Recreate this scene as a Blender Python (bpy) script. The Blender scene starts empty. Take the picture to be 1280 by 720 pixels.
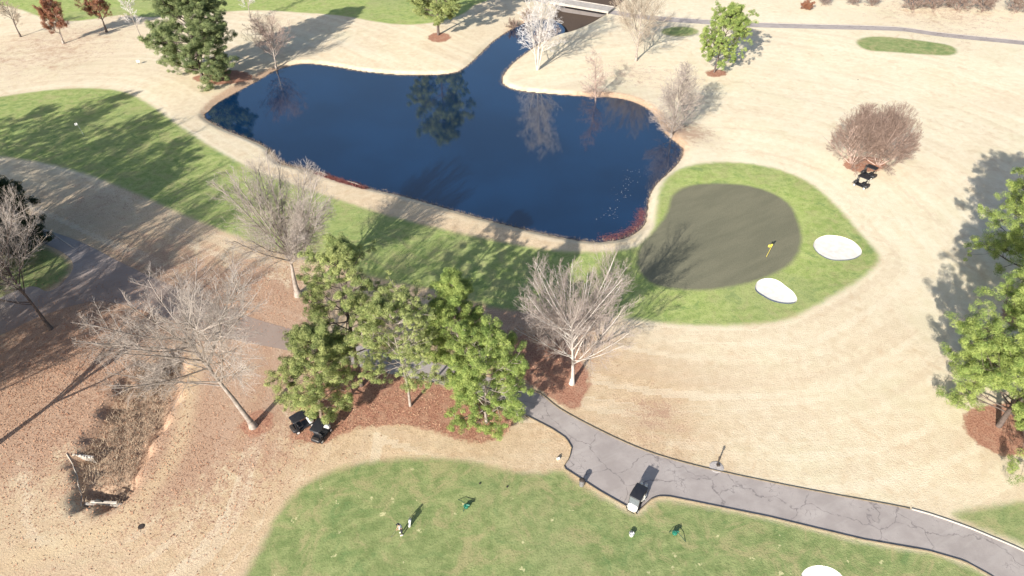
import bpy, math, random
import numpy as np
R = math.radians
C = bpy.context.scene
COL = C.collection
rs = np.random.RandomState

# ------------------------------------------------------------------ camera
CAM_H, PITCH, FPX = 58.0, R(40), 865.0
cam = bpy.data.cameras.new('camera'); co = bpy.data.objects.new('camera', cam); COL.objects.link(co)
co.location = (0, 0, CAM_H); co.rotation_euler = (R(90) - PITCH, 0, 0)
cam.sensor_width = 36; cam.lens = FPX / 1280 * 36; cam.clip_start = 1; cam.clip_end = 6000
C.camera = co
C.render.resolution_x = 1024; C.render.resolution_y = 576

def g(x, y, z=0.0):
    """survey: a plan position on the course, metres, from a sight line read off the photograph"""
    dx = (x - 640) / FPX; dy = -(y - 360) / FPX
    Y = math.cos(PITCH) + dy * math.sin(PITCH); Z = -math.sin(PITCH) + dy * math.cos(PITCH)
    t = (z - CAM_H) / Z
    return (dx * t, Y * t)
def gl(pts, z=0.0): return np.array([g(a, b, z) for a, b in pts])

# ------------------------------------------------------------------ light
SUN_EL, SH_AZ = R(27), R(29)          # shadows run 29 degrees right of the view axis
w = bpy.data.worlds.new('World'); C.world = w; w.use_nodes = True
nt = w.node_tree; bg = nt.nodes['Background']
sky = nt.nodes.new('ShaderNodeTexSky'); sky.sky_type = 'NISHITA'; sky.sun_disc = False
sky.sun_elevation = SUN_EL; sky.sun_rotation = R(180) + SH_AZ
sky.air_density = 1.0; sky.dust_density = 1.6; sky.ozone_density = 1.2
nt.links.new(sky.outputs[0], bg.inputs[0]); bg.inputs[1].default_value = 0.092
sl = bpy.data.lights.new('sun', 'SUN'); sl.energy = 4.7; sl.angle = R(0.5); sl.color = (1, 0.94, 0.85)
so = bpy.data.objects.new('sun', sl); COL.objects.link(so)
so.rotation_euler = (R(90) - SUN_EL, 0, -SH_AZ); so.location = (-60, -80, 90)
C.view_settings.view_transform = 'Standard'; C.view_settings.look = 'None'
C.view_settings.exposure = 0.74; C.view_settings.gamma = 1
C.render.engine = 'CYCLES'

# ------------------------------------------------------------------ materials
def new_mat(name):
    m = bpy.data.materials.new(name); m.use_nodes = True
    return m, m.node_tree, m.node_tree.nodes['Principled BSDF']
class NB:
    """tiny node builder"""
    def __init__(s, t): s.t = t
    def n(s, typ, **kw):
        nd = s.t.nodes.new(typ)
        for k, v in kw.items():
            if k == 'i':
                for a, b in v.items():
                    if hasattr(b, 'is_output'): s.t.links.new(b, nd.inputs[a])
                    else: nd.inputs[a].default_value = b
            else: setattr(nd, k, v)
        return nd
    def pos(s):
        if not hasattr(s, '_p'): s._p = s.n('ShaderNodeNewGeometry').outputs['Position']
        return s._p
    def attr(s, nm): return s.n('ShaderNodeAttribute', attribute_name=nm).outputs['Fac']
    def math(s, op, a, b=0.0, c=0.0, clamp=False):
        nd = s.n('ShaderNodeMath', operation=op, use_clamp=clamp, i={0: a, 1: b, 2: c}); return nd.outputs[0]
    def noise(s, scale, detail=4, rough=.55, vec=None, dist=0.0):
        return s.n('ShaderNodeTexNoise', i={'Vector': vec if vec is not None else s.pos(), 'Scale': scale, 'Detail': detail, 'Roughness': rough, 'Distortion': dist}).outputs[0]
    def stretch(s, ang, sx, sy):
        m = s.n('ShaderNodeMapping', i={'Vector': s.pos(), 'Rotation': (0, 0, ang)})
        return s.n('ShaderNodeMapping', i={'Vector': m.outputs[0], 'Scale': (sx, sy, 1)}).outputs[0]
    def step(s, v, a, b):
        nd = s.n('ShaderNodeMapRange', interpolation_type='SMOOTHSTEP', i={0: v, 1: a, 2: b, 3: 0.0, 4: 1.0}); return nd.outputs[0]
    def mix(s, f, a, b, mode='MIX'):
        nd = s.n('ShaderNodeMix', data_type='RGBA', blend_type=mode)
        for i, v in ((0, f), (6, a), (7, b)):
            if hasattr(v, 'is_output'): s.t.links.new(v, nd.inputs[i])
            else: nd.inputs[i].default_value = (*v, 1) if isinstance(v, tuple) and len(v) == 3 else v
        return nd.outputs[2]
    def bump(s, h, strength, dist=.05):
        return s.n('ShaderNodeBump', i={'Height': h, 'Strength': strength, 'Distance': dist}).outputs[0]

def turf_mat():
    m, t, p = new_mat('turf'); b = NB(t)
    nf = b.noise(5.5, 3, .75); nm = b.noise(.9, 5, .65); nl = b.noise(.11, 4, .6); nx = b.noise(14, 2, .8)
    mow = b.noise(1.0, 4, .6, b.stretch(R(-12), .12, 1.1))          # worn, mown streaks
    mow2 = b.noise(1.0, 4, .6, b.stretch(R(25), .1, .8))
    # dormant grass
    dry = b.mix(b.step(nm, .3, .7), (.50, .36, .225), (.68, .52, .34))
    dry = b.mix(b.math('MULTIPLY', b.step(mow, .42, .68), .55), dry, (.54, .42, .27))
    dry = b.mix(b.math('MULTIPLY', b.step(nf, .50, .68), .62), dry, (.29, .195, .12))
    dry = b.mix(b.math('MULTIPLY', b.step(nx, .5, .75), .35), dry, (.70, .59, .42))
    pale = b.attr('pale')
    pl = b.mix(b.step(nm, .3, .72), (.70, .60, .42), (.79, .71, .54))
    pl = b.mix(b.math('MULTIPLY', b.step(mow2, .45, .7), .45), pl, (.74, .64, .47))
    pl = b.mix(b.math('MULTIPLY', b.step(nf, .55, .8), .30), pl, (.50, .42, .28))
    pl = b.mix(b.math('MULTIPLY', b.step(nl, .48, .68), .30), pl, (.58, .55, .35))
    base = b.mix(b.math('ADD', pale, b.math('MULTIPLY', b.math('SUBTRACT', nl, .5), .6), clamp=True), dry, pl)
    big = b.noise(.045, 5, .65); med = b.noise(.30, 4, .7, dist=1.2)
    base = b.mix(b.math('MULTIPLY', b.step(big, .48, .66), .28), base, (.60, .48, .33))
    base = b.mix(b.math('MULTIPLY', b.step(med, .52, .72), .38), base, (.54, .37, .22))
    base = b.mix(b.math('MULTIPLY', b.step(med, .46, .28), .30), base, (.74, .68, .48))
    sep = b.n('ShaderNodeSeparateXYZ', i={0: b.pos()})
    cv = b.n('ShaderNodeCombineXYZ', i={0: b.math('MULTIPLY', b.attr('ring'), 1.0), 1: b.math('MULTIPLY', sep.outputs[0], .045), 2: b.math('MULTIPLY', sep.outputs[1], .045)}).outputs[0]
    con = b.noise(.55, 5, .62, cv, .3)
    base = b.mix(b.math('MULTIPLY', b.step(con, .50, .66), b.math('SUBTRACT', .42, b.math('MULTIPLY', pale, .16))), base, (.56, .43, .30))
    base = b.mix(b.math('MULTIPLY', b.step(con, .50, .36), .35), base, (.80, .72, .56))
    # leaf litter and bare reddish soil
    lit = b.attr('litter')
    lit = b.math('MULTIPLY', lit, b.math('ADD', .05, b.math('MULTIPLY', med, 1.9)))
    lm = b.step(b.math('ADD', b.math('MULTIPLY', nf, .75), b.math('ADD', b.math('MULTIPLY', nm, .6), b.math('MULTIPLY', lit, .50))), .80, 1.05)
    lcol = b.mix(b.step(nx, .35, .65), (.23, .12, .085), (.57, .37, .26))
    base = b.mix(b.math('MULTIPLY', lm, .75), base, lcol)
    soil = b.attr('soil')
    sc = b.mix(b.step(nf, .35, .7), (.46, .30, .20), (.64, .48, .33))
    base = b.mix(b.step(b.math('ADD', soil, b.math('MULTIPLY', b.math('SUBTRACT', nm, .5), 1.1)), .3, .8), base, sc)
    wear = b.attr('wear')
    base = b.mix(b.math('MULTIPLY', wear, .8), base, (.62, .48, .30))
    # dark wet ditch weeds
    dk = b.attr('weed')
    dc = b.mix(b.step(b.noise(3.2, 5, .8), .35, .62), (.15, .105, .075), (.46, .34, .24))
    base = b.mix(b.math('MULTIPLY', b.step(b.math('ADD', dk, b.math('MULTIPLY', b.math('SUBTRACT', med, .5), 1.6)), .3, .75), .85), base, dc)
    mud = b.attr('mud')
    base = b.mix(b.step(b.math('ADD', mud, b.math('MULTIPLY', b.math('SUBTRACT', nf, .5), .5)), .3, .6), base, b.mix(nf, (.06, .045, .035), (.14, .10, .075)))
    # living turf
    fa = b.attr('fair'); lush = b.attr('lush')
    gcol = b.mix(b.step(nm, .28, .72), (.18, .235, .085), (.33, .37, .155))
    gcol2 = b.mix(b.step(nm, .3, .7), (.31, .40, .105), (.47, .53, .185))
    gcol = b.mix(lush, gcol, gcol2)
    gcol = b.mix(b.math('MULTIPLY', b.step(mow, .45, .72), b.math('SUBTRACT', .5, b.math('MULTIPLY', lush, .35))), gcol, (.14, .22, .07))
    gcol = b.mix(b.math('MULTIPLY', b.step(med, .47, .66), b.math('MULTIPLY', .75, b.math('SUBTRACT', 1.0, b.math('MULTIPLY', lush, .6)))), gcol, (.40, .355, .18))
    gcol = b.mix(b.math('MULTIPLY', b.step(med, .45, .30), .55), gcol, (.12, .215, .075))
    gcol = b.mix(b.math('MULTIPLY', b.step(big, .5, .62), .35), gcol, (.34, .36, .17))
    gcol = b.mix(b.math('MULTIPLY', b.step(nf, .48, .68), .5), gcol, (.13, .16, .06))
    gcol = b.mix(b.math('MULTIPLY', b.step(nx, .55, .8), .4), gcol, (.46, .45, .22))
    spots = b.n('ShaderNodeTexVoronoi', i={'Vector': b.pos(), 'Scale': .55, 'Randomness': 1.0})
    sp = b.math('SUBTRACT', b.math('ADD', -.42, b.math('MULTIPLY', b.noise(2.6, 3, .6), 1.0)), spots.outputs['Distance'])
    gcol = b.mix(b.math('MULTIPLY', b.step(sp, 0, .05), b.math('MULTIPLY', b.attr('divot'), .6)), gcol, (.74, .68, .38))
    edge = b.math('ADD', fa, b.math('MULTIPLY', b.math('SUBTRACT', nm, .5), 1.3))
    base = b.mix(b.step(edge, -.7, .5), base, gcol)
    # dormant putting surface
    gr = b.attr('green')
    st = b.noise(1.0, 3, .6, b.stretch(R(-35), .10, .5))
    pc = b.mix(b.step(st, .35, .68), (.175, .17, .115), (.21, .20, .135))
    pc = b.mix(b.math('MULTIPLY', b.step(nf, .4, .75), .25), pc, (.115, .10, .07))
    base = b.mix(b.step(b.math('ADD', gr, b.math('MULTIPLY', b.math('SUBTRACT', nm, .5), .5)), -.5, .5), base, pc)
    # mulch
    mu = b.attr('mulch')
    mc = b.mix(b.step(nf, .3, .62), (.20, .085, .058), (.45, .235, .155))
    mc = b.mix(b.math('MULTIPLY', b.step(nm, .45, .7), .45), mc, (.52, .35, .24))
    mc = b.mix(b.math('MULTIPLY', b.step(nx, .55, .72), .6), mc, (.56, .34, .24))
    base = b.mix(b.step(b.math('ADD', b.math('SUBTRACT', mu, .15), b.math('MULTIPLY', b.math('SUBTRACT', nm, .5), 2.2)), -.25, .25), base, mc)
    t.links.new(base, p.inputs['Base Color']); p.inputs['Roughness'].default_value = .92
    p.inputs['Specular IOR Level'].default_value = .15
    t.links.new(b.bump(b.math('ADD', b.math('MULTIPLY', nf, .7), b.math('MULTIPLY', nx, .3)), .75, .10), p.inputs['Normal'])
    return m

def asphalt_mat():
    m, t, p = new_mat('asphalt'); b = NB(t)
    n1 = b.noise(.35, 5, .6); n2 = b.noise(16, 2, .7); n3 = b.noise(1.6, 4, .6)
    wp = b.n('ShaderNodeVectorMath', operation='ADD', i={0: b.pos(), 1: b.n('ShaderNodeVectorMath', operation='SCALE', i={0: b.n('ShaderNodeTexNoise', i={'Vector': b.pos(), 'Scale': .9, 'Detail': 5.0}).outputs[1], 'Scale': 1.5}).outputs[0]}).outputs[0]
    c = b.mix(b.step(n1, .35, .65), (.34, .30, .28), (.42, .375, .35))
    c = b.mix(b.math('MULTIPLY', b.step(n2, .45, .7), .3), c, (.28, .26, .28))
    def cr(sc, wd, mask, dark):
        nonlocal c
        v = b.n('ShaderNodeTexVoronoi', feature='DISTANCE_TO_EDGE', i={'Vector': wp, 'Scale': sc}).outputs['Distance']
        l = b.math('SUBTRACT', 1.0, b.step(v, wd * .3, wd))
        c = b.mix(b.math('MULTIPLY', l, mask), c, dark)
    cr(.17, .012, b.step(n3, .3, .6), (.22, .195, .19))
    cr(1.5, .045, b.math('MULTIPLY', b.step(n1, .54, .64), .7), (.19, .17, .165))
    c = b.mix(b.math('MULTIPLY', b.step(b.noise(.55, 5, .75), .60, .78), .6), c, (.17, .15, .15))
    c = b.mix(b.math('MULTIPLY', b.step(b.noise(.9, 4, .6, b.stretch(R(-25), .15, 1.0)), .5, .7), .25), c, (.50, .46, .43))
    lf = b.step(b.math('ADD', b.math('MULTIPLY', b.attr('litter'), .55), b.math('MULTIPLY', n2, .9)), .55, .85)
    c = b.mix(b.math('MULTIPLY', lf, .7), c, (.30, .215, .165))
    t.links.new(c, p.inputs['Base Color']); p.inputs['Roughness'].default_value = .9
    p.inputs['Specular IOR Level'].default_value = .2
    t.links.new(b.bump(n2, .4, .02), p.inputs['Normal'])
    return m

def simple(name, c1, c2=None, scale=6.0, rough=.7, metal=0.0, bump=0.0, spec=.4, detail=4, var=None):
    m, t, p = new_mat(name); b = NB(t)
    if c2 is None: c2 = tuple(x * .82 for x in c1)
    tc = b.n('ShaderNodeTexCoord').outputs['Object']
    n = b.noise(scale, detail, .6, tc)
    col = b.mix(b.step(n, .3, .7), c1, c2)
    t.links.new(col, p.inputs['Base Color'])
    p.inputs['Roughness'].default_value = rough; p.inputs['Metallic'].default_value = metal
    p.inputs['Specular IOR Level'].default_value = spec
    if bump: t.links.new(b.bump(n, bump, .03), p.inputs['Normal'])
    return m

def leaf_mat(name, c1, c2, c3):
    """needle foliage: colour varies from clump to clump, a little light comes through"""
    m, t, p = new_mat(name); b = NB(t)
    a = b.attr('tone')
    n = b.noise(.55, 3, .6)
    col = b.mix(a, c1, c2); col = b.mix(b.math('MULTIPLY', b.step(n, .45, .7), .6), col, c3)
    p.inputs['Roughness'].default_value = .6; p.inputs['Specular IOR Level'].default_value = .25
    t.links.new(col, p.inputs['Base Color'])
    tr = b.n('ShaderNodeBsdfTranslucent', i={'Color': col})
    mx = b.n('ShaderNodeMixShader', i={0: .22, 1: p.outputs[0], 2: tr.outputs[0]})
    t.links.new(mx.outputs[0], t.nodes['Material Output'].inputs[0])
    return m

def water_mat():
    m, t, p = new_mat('pond_water'); b = NB(t)
    n = b.noise(.05, 3, .5)
    col = b.mix(b.step(n, .35, .65), (.0015, .015, .046), (.003, .024, .070))
    t.links.new(col, p.inputs['Base Color']); p.inputs['Roughness'].default_value = .05
    p.inputs['IOR'].default_value = 2.05
    rip = b.math('ADD', b.math('MULTIPLY', b.noise(2.2, 3, .6), .5), b.noise(.35, 2, .5))
    t.links.new(b.bump(rip, .10, .05), p.inputs['Normal'])
    return m

M = dict(
    turf=turf_mat(), asphalt=asphalt_mat(), water=water_mat(),
    sand=simple('bunker_sand', (.78, .75, .70), (.68, .64, .58), 1.2, .9, bump=.6, spec=.1),
    kerb=simple('kerb_concrete', (.25, .20, .14), (.17, .14, .10), 2.5, .9, bump=.3, spec=.1),
    pale_kerb=simple('pale_concrete', (.62, .56, .48), (.50, .44, .37), 1.5, .9, bump=.2, spec=.1),
    concrete=simple('concrete', (.50, .46, .42), (.38, .35, .31), 1.5, .88, bump=.3, spec=.15),
    dark_hole=simple('culvert_pipe', (.08, .075, .07), (.05, .05, .05), 3, .9),
    bark_grey=simple('grey_bark', (.42, .37, .33), (.26, .22, .19), 2.2, .9, bump=.6, spec=.1),
    bark_dark=simple('dark_bark', (.17, .135, .12), (.10, .08, .07), 2.5, .9, bump=.6, spec=.1),
    bark_pale=simple('pale_bark', (.60, .56, .52), (.44, .40, .36), 1.6, .8, bump=.4, spec=.15),
    bark_pine=simple('pine_bark', (.33, .26, .21), (.19, .14, .11), 3.5, .95, bump=.8, spec=.1),
    twig_grey=simple('grey_twigs', (.50, .44, .39), (.38, .33, .29), 1.2, .8, spec=.15),
    twig_pale=simple('pale_twigs', (.80, .77, .75), (.62, .58, .55), 1.2, .8, spec=.15),
    twig_pink=simple('pinkish_twigs', (.50, .38, .33), (.40, .29, .24), 1.2, .8, spec=.15),
    twig_pinkpale=simple('pale_pinkish_twigs', (.47, .40, .36), (.36, .30, .27), 1.2, .8, spec=.15),
    twig_brown=simple('brown_twigs', (.36, .265, .22), (.25, .18, .15), 1.2, .8, spec=.15),
    twig_tan=simple('tan_twigs', (.52, .44, .35), (.38, .31, .24), 1.2, .8, spec=.15),
    russet=leaf_mat('russet_leaves', (.34, .15, .085), (.26, .11, .065), (.42, .22, .13)),
    pine=leaf_mat('pine_needles', (.12, .165, .055), (.52, .56, .22), (.28, .36, .12)),
    pine_lush=leaf_mat('bright_pine_needles', (.12, .19, .05), (.48, .56, .17), (.27, .39, .10)),
    pine_far=leaf_mat('far_pine_needles', (.12, .165, .07), (.36, .41, .18), (.20, .26, .11)),
    cedar=leaf_mat('cedar_needles', (.018, .034, .018), (.05, .075, .03), (.03, .05, .02)),
    weed=simple('dry_weed', (.50, .40, .29), (.30, .22, .16), 2, .9, spec=.1),
    leaf=simple('fallen_leaf', (.36, .19, .12), (.52, .33, .22), .8, .85, spec=.1),
    redleaf=simple('red_leaf_debris', (.15, .05, .05), (.26, .11, .095), 2, .8, spec=.2),
    speck=simple('floating_leaf', (.55, .52, .47), (.42, .38, .33), 2, .6),
    white=simple('white_plastic', (.82, .82, .80), (.78, .78, .76), 3, .35, spec=.5),
    black=simple('black_plastic', (.018, .019, .024), (.026, .027, .032), 4, .42, spec=.5),
    rubber=simple('rubber', (.02, .02, .02), None, 6, .85),
    seat=simple('cream_vinyl', (.66, .62, .55), (.58, .54, .47), 4, .5),
    steel=simple('brushed_steel', (.48, .49, .50), (.38, .39, .40), 6, .35, .8),
    grey=simple('grey_plastic', (.30, .29, .32), (.22, .21, .24), 4, .6),
    darkmetal=simple('dark_metal', (.055, .045, .04), (.08, .065, .055), 4, .6, .2),
    greenp=simple('green_enamel', (.02, .20, .13), (.015, .14, .09), 5, .45),
    darkgreen=simple('dark_green_metal', (.01, .06, .045), None, 5, .5),
    yellow=simple('yellow_cloth', (.80, .66, .10), (.72, .58, .07), 5, .8),
    whitecloth=simple('white_cloth', (.80, .80, .79), (.72, .72, .72), 5, .85),
    shirt=simple('pale_grey_shirt', (.66, .67, .70), (.50, .51, .56), 4, .85),
    trousers=simple('dark_trousers', (.035, .035, .05), None, 4, .9),
    skin=simple('skin', (.46, .28, .20), (.42, .25, .18), 8, .6),
    hair=simple('dark_hair', (.03, .022, .018), None, 8, .7),
    glass=simple('tinted_screen', (.16, .18, .20), None, 4, .12, spec=.7),
    iron=simple('rusty_iron', (.10, .065, .045), (.06, .045, .035), 8, .8, .3),
    gravel=simple('gravel', (.36, .33, .32), (.52, .48, .45), 9, .95, bump=.8),
)

# ------------------------------------------------------------------ object helpers
def tag(o, label=None, cat=None, group=None, kind=None):
    if label: o['label'] = label
    if cat: o['category'] = cat
    if group: o['group'] = group
    if kind: o['kind'] = kind
    return o
def empty(name, loc, rz=0.0):
    o = bpy.data.objects.new(name, None); COL.objects.link(o); o.location = loc; o.rotation_euler = (0, 0, rz)
    o.empty_display_size = .3
    return o
def mesh_np(name, V, F, mat, parent=None, smooth=False, attrs=None):
    """V (n,3), F list of index arrays, each (m,3) or (m,4)"""
    me = bpy.data.meshes.new(name)
    V = np.asarray(V, dtype=np.float32); F = [np.asarray(f, dtype=np.int32) for f in F if len(f)]
    me.vertices.add(len(V)); me.vertices.foreach_set('co', V.ravel())
    li = np.concatenate([f.ravel() for f in F]); tot = np.concatenate([np.full(len(f), f.shape[1], np.int32) for f in F])
    me.loops.add(len(li)); me.loops.foreach_set('vertex_index', li)
    me.polygons.add(len(tot)); st = np.zeros(len(tot), np.int32); st[1:] = np.cumsum(tot)[:-1]
    me.polygons.foreach_set('loop_start', st); me.polygons.foreach_set('loop_total', tot)
    if smooth: me.polygons.foreach_set('use_smooth', np.ones(len(tot), bool))
    me.update(calc_edges=True)
    if attrs:
        for k, a in attrs.items():
            at = me.attributes.new(k, 'FLOAT', 'POINT'); at.data.foreach_set('value', np.asarray(a, np.float32))
    me.materials.append(M[mat] if isinstance(mat, str) else mat)
    o = bpy.data.objects.new(name, me); COL.objects.link(o)
    if parent: o.parent = parent
    return o

class MB:
    def __init__(s): s.v = []; s.f = []
    def add(s, vs, fs):
        b = len(s.v); s.v += [tuple(v) for v in vs]; s.f += [tuple(i + b for i in f) for f in fs]; return s
    def box(s, c, d, rz=0.0, bev=0.0, ry=0.0, rx=0.0):
        x, y, z = d[0] / 2, d[1] / 2, d[2] / 2; e = min(bev, x * .9, y * .9, z * .9)
        if e <= 0:
            vs = [(a * x, b_ * y, c_ * z) for c_ in (-1, 1) for a, b_ in ((-1, -1), (1, -1), (1, 1), (-1, 1))]
            fs = [(3, 2, 1, 0), (4, 5, 6, 7)] + [(i, (i + 1) % 4, 4 + (i + 1) % 4, 4 + i) for i in range(4)]
        else:
            def ring(ax, ay, zz):
                k = e * .7
                return [(-ax + k, -ay, zz), (ax - k, -ay, zz), (ax, -ay + k, zz), (ax, ay - k, zz), (ax - k, ay, zz), (-ax + k, ay, zz), (-ax, ay - k, zz), (-ax, -ay + k, zz)]
            vs = ring(x - e, y - e, -z) + ring(x, y, -z + e) + ring(x, y, z - e) + ring(x - e, y - e, z)
            fs = [tuple(range(7, -1, -1)), tuple(range(24, 32))]
            for r_ in range(3): fs += [(r_ * 8 + i, r_ * 8 + (i + 1) % 8, r_ * 8 + 8 + (i + 1) % 8, r_ * 8 + 8 + i) for i in range(8)]
        V = np.array(vs)
        for ang, (i, j) in ((rx, (1, 2)), (ry, (2, 0)), (rz, (0, 1))):
            if ang:
                a, b_ = V[:, i].copy(), V[:, j].copy(); V[:, i] = a * math.cos(ang) - b_ * math.sin(ang); V[:, j] = a * math.sin(ang) + b_ * math.cos(ang)
        return s.add(V + np.array(c), fs)
    def tube(s, pts, rad, n=8, cap=True):
        pts = np.array(pts, float); K = len(pts)
        if np.isscalar(rad): rad = [rad] * K
        vs = []
        for k in range(K):
            t = pts[min(k + 1, K - 1)] - pts[max(k - 1, 0)]; t /= np.linalg.norm(t) + 1e-9
            u = np.cross(t, (0, 0, 1) if abs(t[2]) < .9 else (1, 0, 0)); u /= np.linalg.norm(u); v = np.cross(t, u)
            for i in range(n):
                a = 2 * math.pi * i / n; vs.append(pts[k] + rad[k] * (math.cos(a) * u + math.sin(a) * v))
        fs = [(k * n + i, k * n + (i + 1) % n, (k + 1) * n + (i + 1) % n, (k + 1) * n + i) for k in range(K - 1) for i in range(n)]
        if cap: fs += [tuple(range(n - 1, -1, -1)), tuple((K - 1) * n + i for i in range(n))]
        return s.add(vs, fs)
    def lathe(s, prof, c=(0, 0, 0), n=16):
        pts = [(0, 0, z) for r, z in prof]
        vs = [(c[0] + r * math.cos(2 * math.pi * i / n), c[1] + r * math.sin(2 * math.pi * i / n), c[2] + z) for r, z in prof for i in range(n)]
        fs = [(k * n + i, k * n + (i + 1) % n, (k + 1) * n + (i + 1) % n, (k + 1) * n + i) for k in range(len(prof) - 1) for i in range(n)]
        fs += [tuple(range(n - 1, -1, -1)), tuple((len(prof) - 1) * n + i for i in range(n))]
        return s.add(vs, fs)
    def build(s, name, mat, parent=None, smooth=False):
        me = bpy.data.meshes.new(name); me.from_pydata(s.v, [], s.f); me.update()
        if smooth:
            for p in me.polygons: p.use_smooth = True
        me.materials.append(M[mat]); o = bpy.data.objects.new(name, me); COL.objects.link(o)
        if parent: o.parent = parent
        return o
def children(o): return [c for c in bpy.data.objects if c.parent == o]
def copy_tree(o, parent=None):
    c = o.copy(); COL.objects.link(c); c.parent = parent
    for ch in children(o): copy_tree(ch, c)
    return c

# ------------------------------------------------------------------ plan of the course
def smooth_poly(P, k=4):
    P = np.array(P); n = len(P); out = []
    for i in range(n):
        p0, p1, p2, p3 = P[i - 1], P[i], P[(i + 1) % n], P[(i + 2) % n]
        for j in range(k):
            t = j / k
            out.append(.5 * ((2 * p1) + (-p0 + p2) * t + (2 * p0 - 5 * p1 + 4 * p2 - p3) * t * t + (-p0 + 3 * p1 - 3 * p2 + p3) * t ** 3))
    return np.array(out)
def smooth_line(P, k=5):
    P = np.array(P); n = len(P); out = []
    for i in range(n - 1):
        p0, p1, p2, p3 = P[max(i - 1, 0)], P[i], P[i + 1], P[min(i + 2, n - 1)]
        for j in range(k):
            t = j / k
            out.append(.5 * ((2 * p1) + (-p0 + p2) * t + (2 * p0 - 5 * p1 + 4 * p2 - p3) * t * t + (-p0 + 3 * p1 - 3 * p2 + p3) * t ** 3))
    out.append(P[-1]); return np.array(out)
def sdf(X, Y, poly, far=9.0):
    """positive inside, metres, clamped to +-far"""
    poly = np.asarray(poly); shp = X.shape; x = X.ravel(); y = Y.ravel()
    res = np.full(x.shape, -far)
    lo = poly.min(0) - far; hi = poly.max(0) + far
    idx = np.where((x > lo[0]) & (x < hi[0]) & (y > lo[1]) & (y < hi[1]))[0]
    if len(idx) == 0: return res.reshape(shp)
    px, py = x[idx], y[idx]; d2 = np.full(len(idx), far * far); ins = np.zeros(len(idx), bool)
    for i in range(len(poly)):
        ax, ay = poly[i - 1]; bx, by = poly[i]
        ex, ey = bx - ax, by - ay; L = ex * ex + ey * ey + 1e-12
        t = np.clip(((px - ax) * ex + (py - ay) * ey) / L, 0, 1)
        d2 = np.minimum(d2, (px - ax - t * ex) ** 2 + (py - ay - t * ey) ** 2)
        c = ((ay > py) != (by > py))
        if abs(ey) > 1e-12: ins ^= c & (px < ex * (py - ay) / ey + ax)
    d = np.sqrt(d2); res[idx] = np.where(ins, d, -d); return res.reshape(shp)
def dline(X, Y, line, far=9.0):
    x = X.ravel(); y = Y.ravel(); d2 = np.full(x.shape, far * far)
    for i in range(len(line) - 1):
        ax, ay = line[i]; bx, by = line[i + 1]; ex, ey = bx - ax, by - ay; L = ex * ex + ey * ey + 1e-12
        t = np.clip(((x - ax) * ex + (y - ay) * ey) / L, 0, 1)
        d2 = np.minimum(d2, (x - ax - t * ex) ** 2 + (y - ay - t * ey) ** 2)
    return np.sqrt(d2).reshape(X.shape)
def ss(a, b, x):
    t = np.clip((x - a) / (b - a), 0, 1); return t * t * (3 - 2 * t)
def ellipse(cx, cy, rx, ry, rot=0.0, n=28, sq=1.0):
    out = []
    for i in range(n):
        a = 2 * math.pi * i / n; u, v = rx * math.cos(a), ry * math.sin(a)
        out.append((cx + u * math.cos(rot) - v * math.sin(rot), cy + u * math.sin(rot) + v * math.cos(rot)))
    return out

WZ = -0.45
POND = smooth_poly(gl([(257,147),(262,138),(275,127),(300,113),(322,101),(345,88),(365,82),(385,80),(420,84),(455,90),(500,94),(545,94),(575,89),(597,71),(612,56),(628,44),(650,31),(668,26),(680,24),(694,30),(700,38),(694,44),(680,51),(662,63),(640,80),(627,98),(632,108),(650,114),(690,118),(735,121),(765,122),(790,127),(812,138),(822,150),(830,165),(842,176),(853,187),(849,201),(836,215),(820,230),(811,246),(808,265),(805,280),(791,293),(770,300),(740,302),(700,296),(650,285),(600,272),(540,255),(500,244),(460,235),(430,227),(400,217),(370,209),(350,204),(340,194),(335,185),(310,173),(280,161)], WZ), 3)
FAIR_MAIN = smooth_poly(gl([(-60,130),(0,121),(60,113),(110,111),(150,115),(180,128),(215,152),(260,182),(310,210),(350,226),(420,249),(480,268),(560,288),(640,305),(700,314),(750,315),(795,309),(816,290),(822,262),(826,236),(842,216),(872,205),(910,200),(960,206),(1010,225),(1050,260),(1075,290),(1098,318),(1088,337),(1060,357),(1010,386),(970,401),(900,406),(840,403),(790,396),(720,388),(650,386),(600,378),(550,362),(495,352),(440,338),(400,326),(350,314),(290,292),(230,268),(180,246),(120,222),(60,206),(0,196),(-60,190)]), 3)
GREEN = smooth_poly(gl([(842,242),(868,229),(910,226),(950,232),(985,250),(1000,280),(1001,308),(985,331),(950,349),(900,360),(860,362),(820,356),(798,336),(799,310),(818,288),(834,265)]), 4)
TEE_LOW = smooth_poly(gl([(300,740),(318,705),(335,672),(352,640),(376,613),(412,593),(460,580),(520,575),(580,578),(630,589),(672,594),(702,590),(720,604),(750,622),(788,642),(806,640),(822,627),(870,632),(960,649),(1080,679),(1160,692),(1200,705),(1240,726),(1300,790),(800,830),(300,800)]), 3)
FAIR_TOP = smooth_poly(gl([(-140,-40),(620,-40),(592,8),(562,26),(520,33),(480,31),(430,22),(380,17),(320,13),(260,15),(190,20),(150,17),(100,24),(60,22),(10,6),(-60,0)]), 3)
TEE_FAR = smooth_poly(gl([(1071,53),(1083,47),(1110,47),(1160,53),(1187,58),(1195,65),(1187,70),(1160,69),(1110,65),(1083,62)]), 3)
OVAL = smooth_poly(gl([(-60,296),(0,303),(40,306),(70,318),(85,331),(80,346),(60,360),(30,374),(0,383),(-60,400)]), 3)
GSTRIP = smooth_poly(gl([(1195,644),(1240,634),(1290,628),(1360,640),(1360,720),(1290,684),(1250,668)]), 3)
GFAR = smooth_poly(gl(ellipse(850, 38, 26, 7)), 1)
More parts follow.
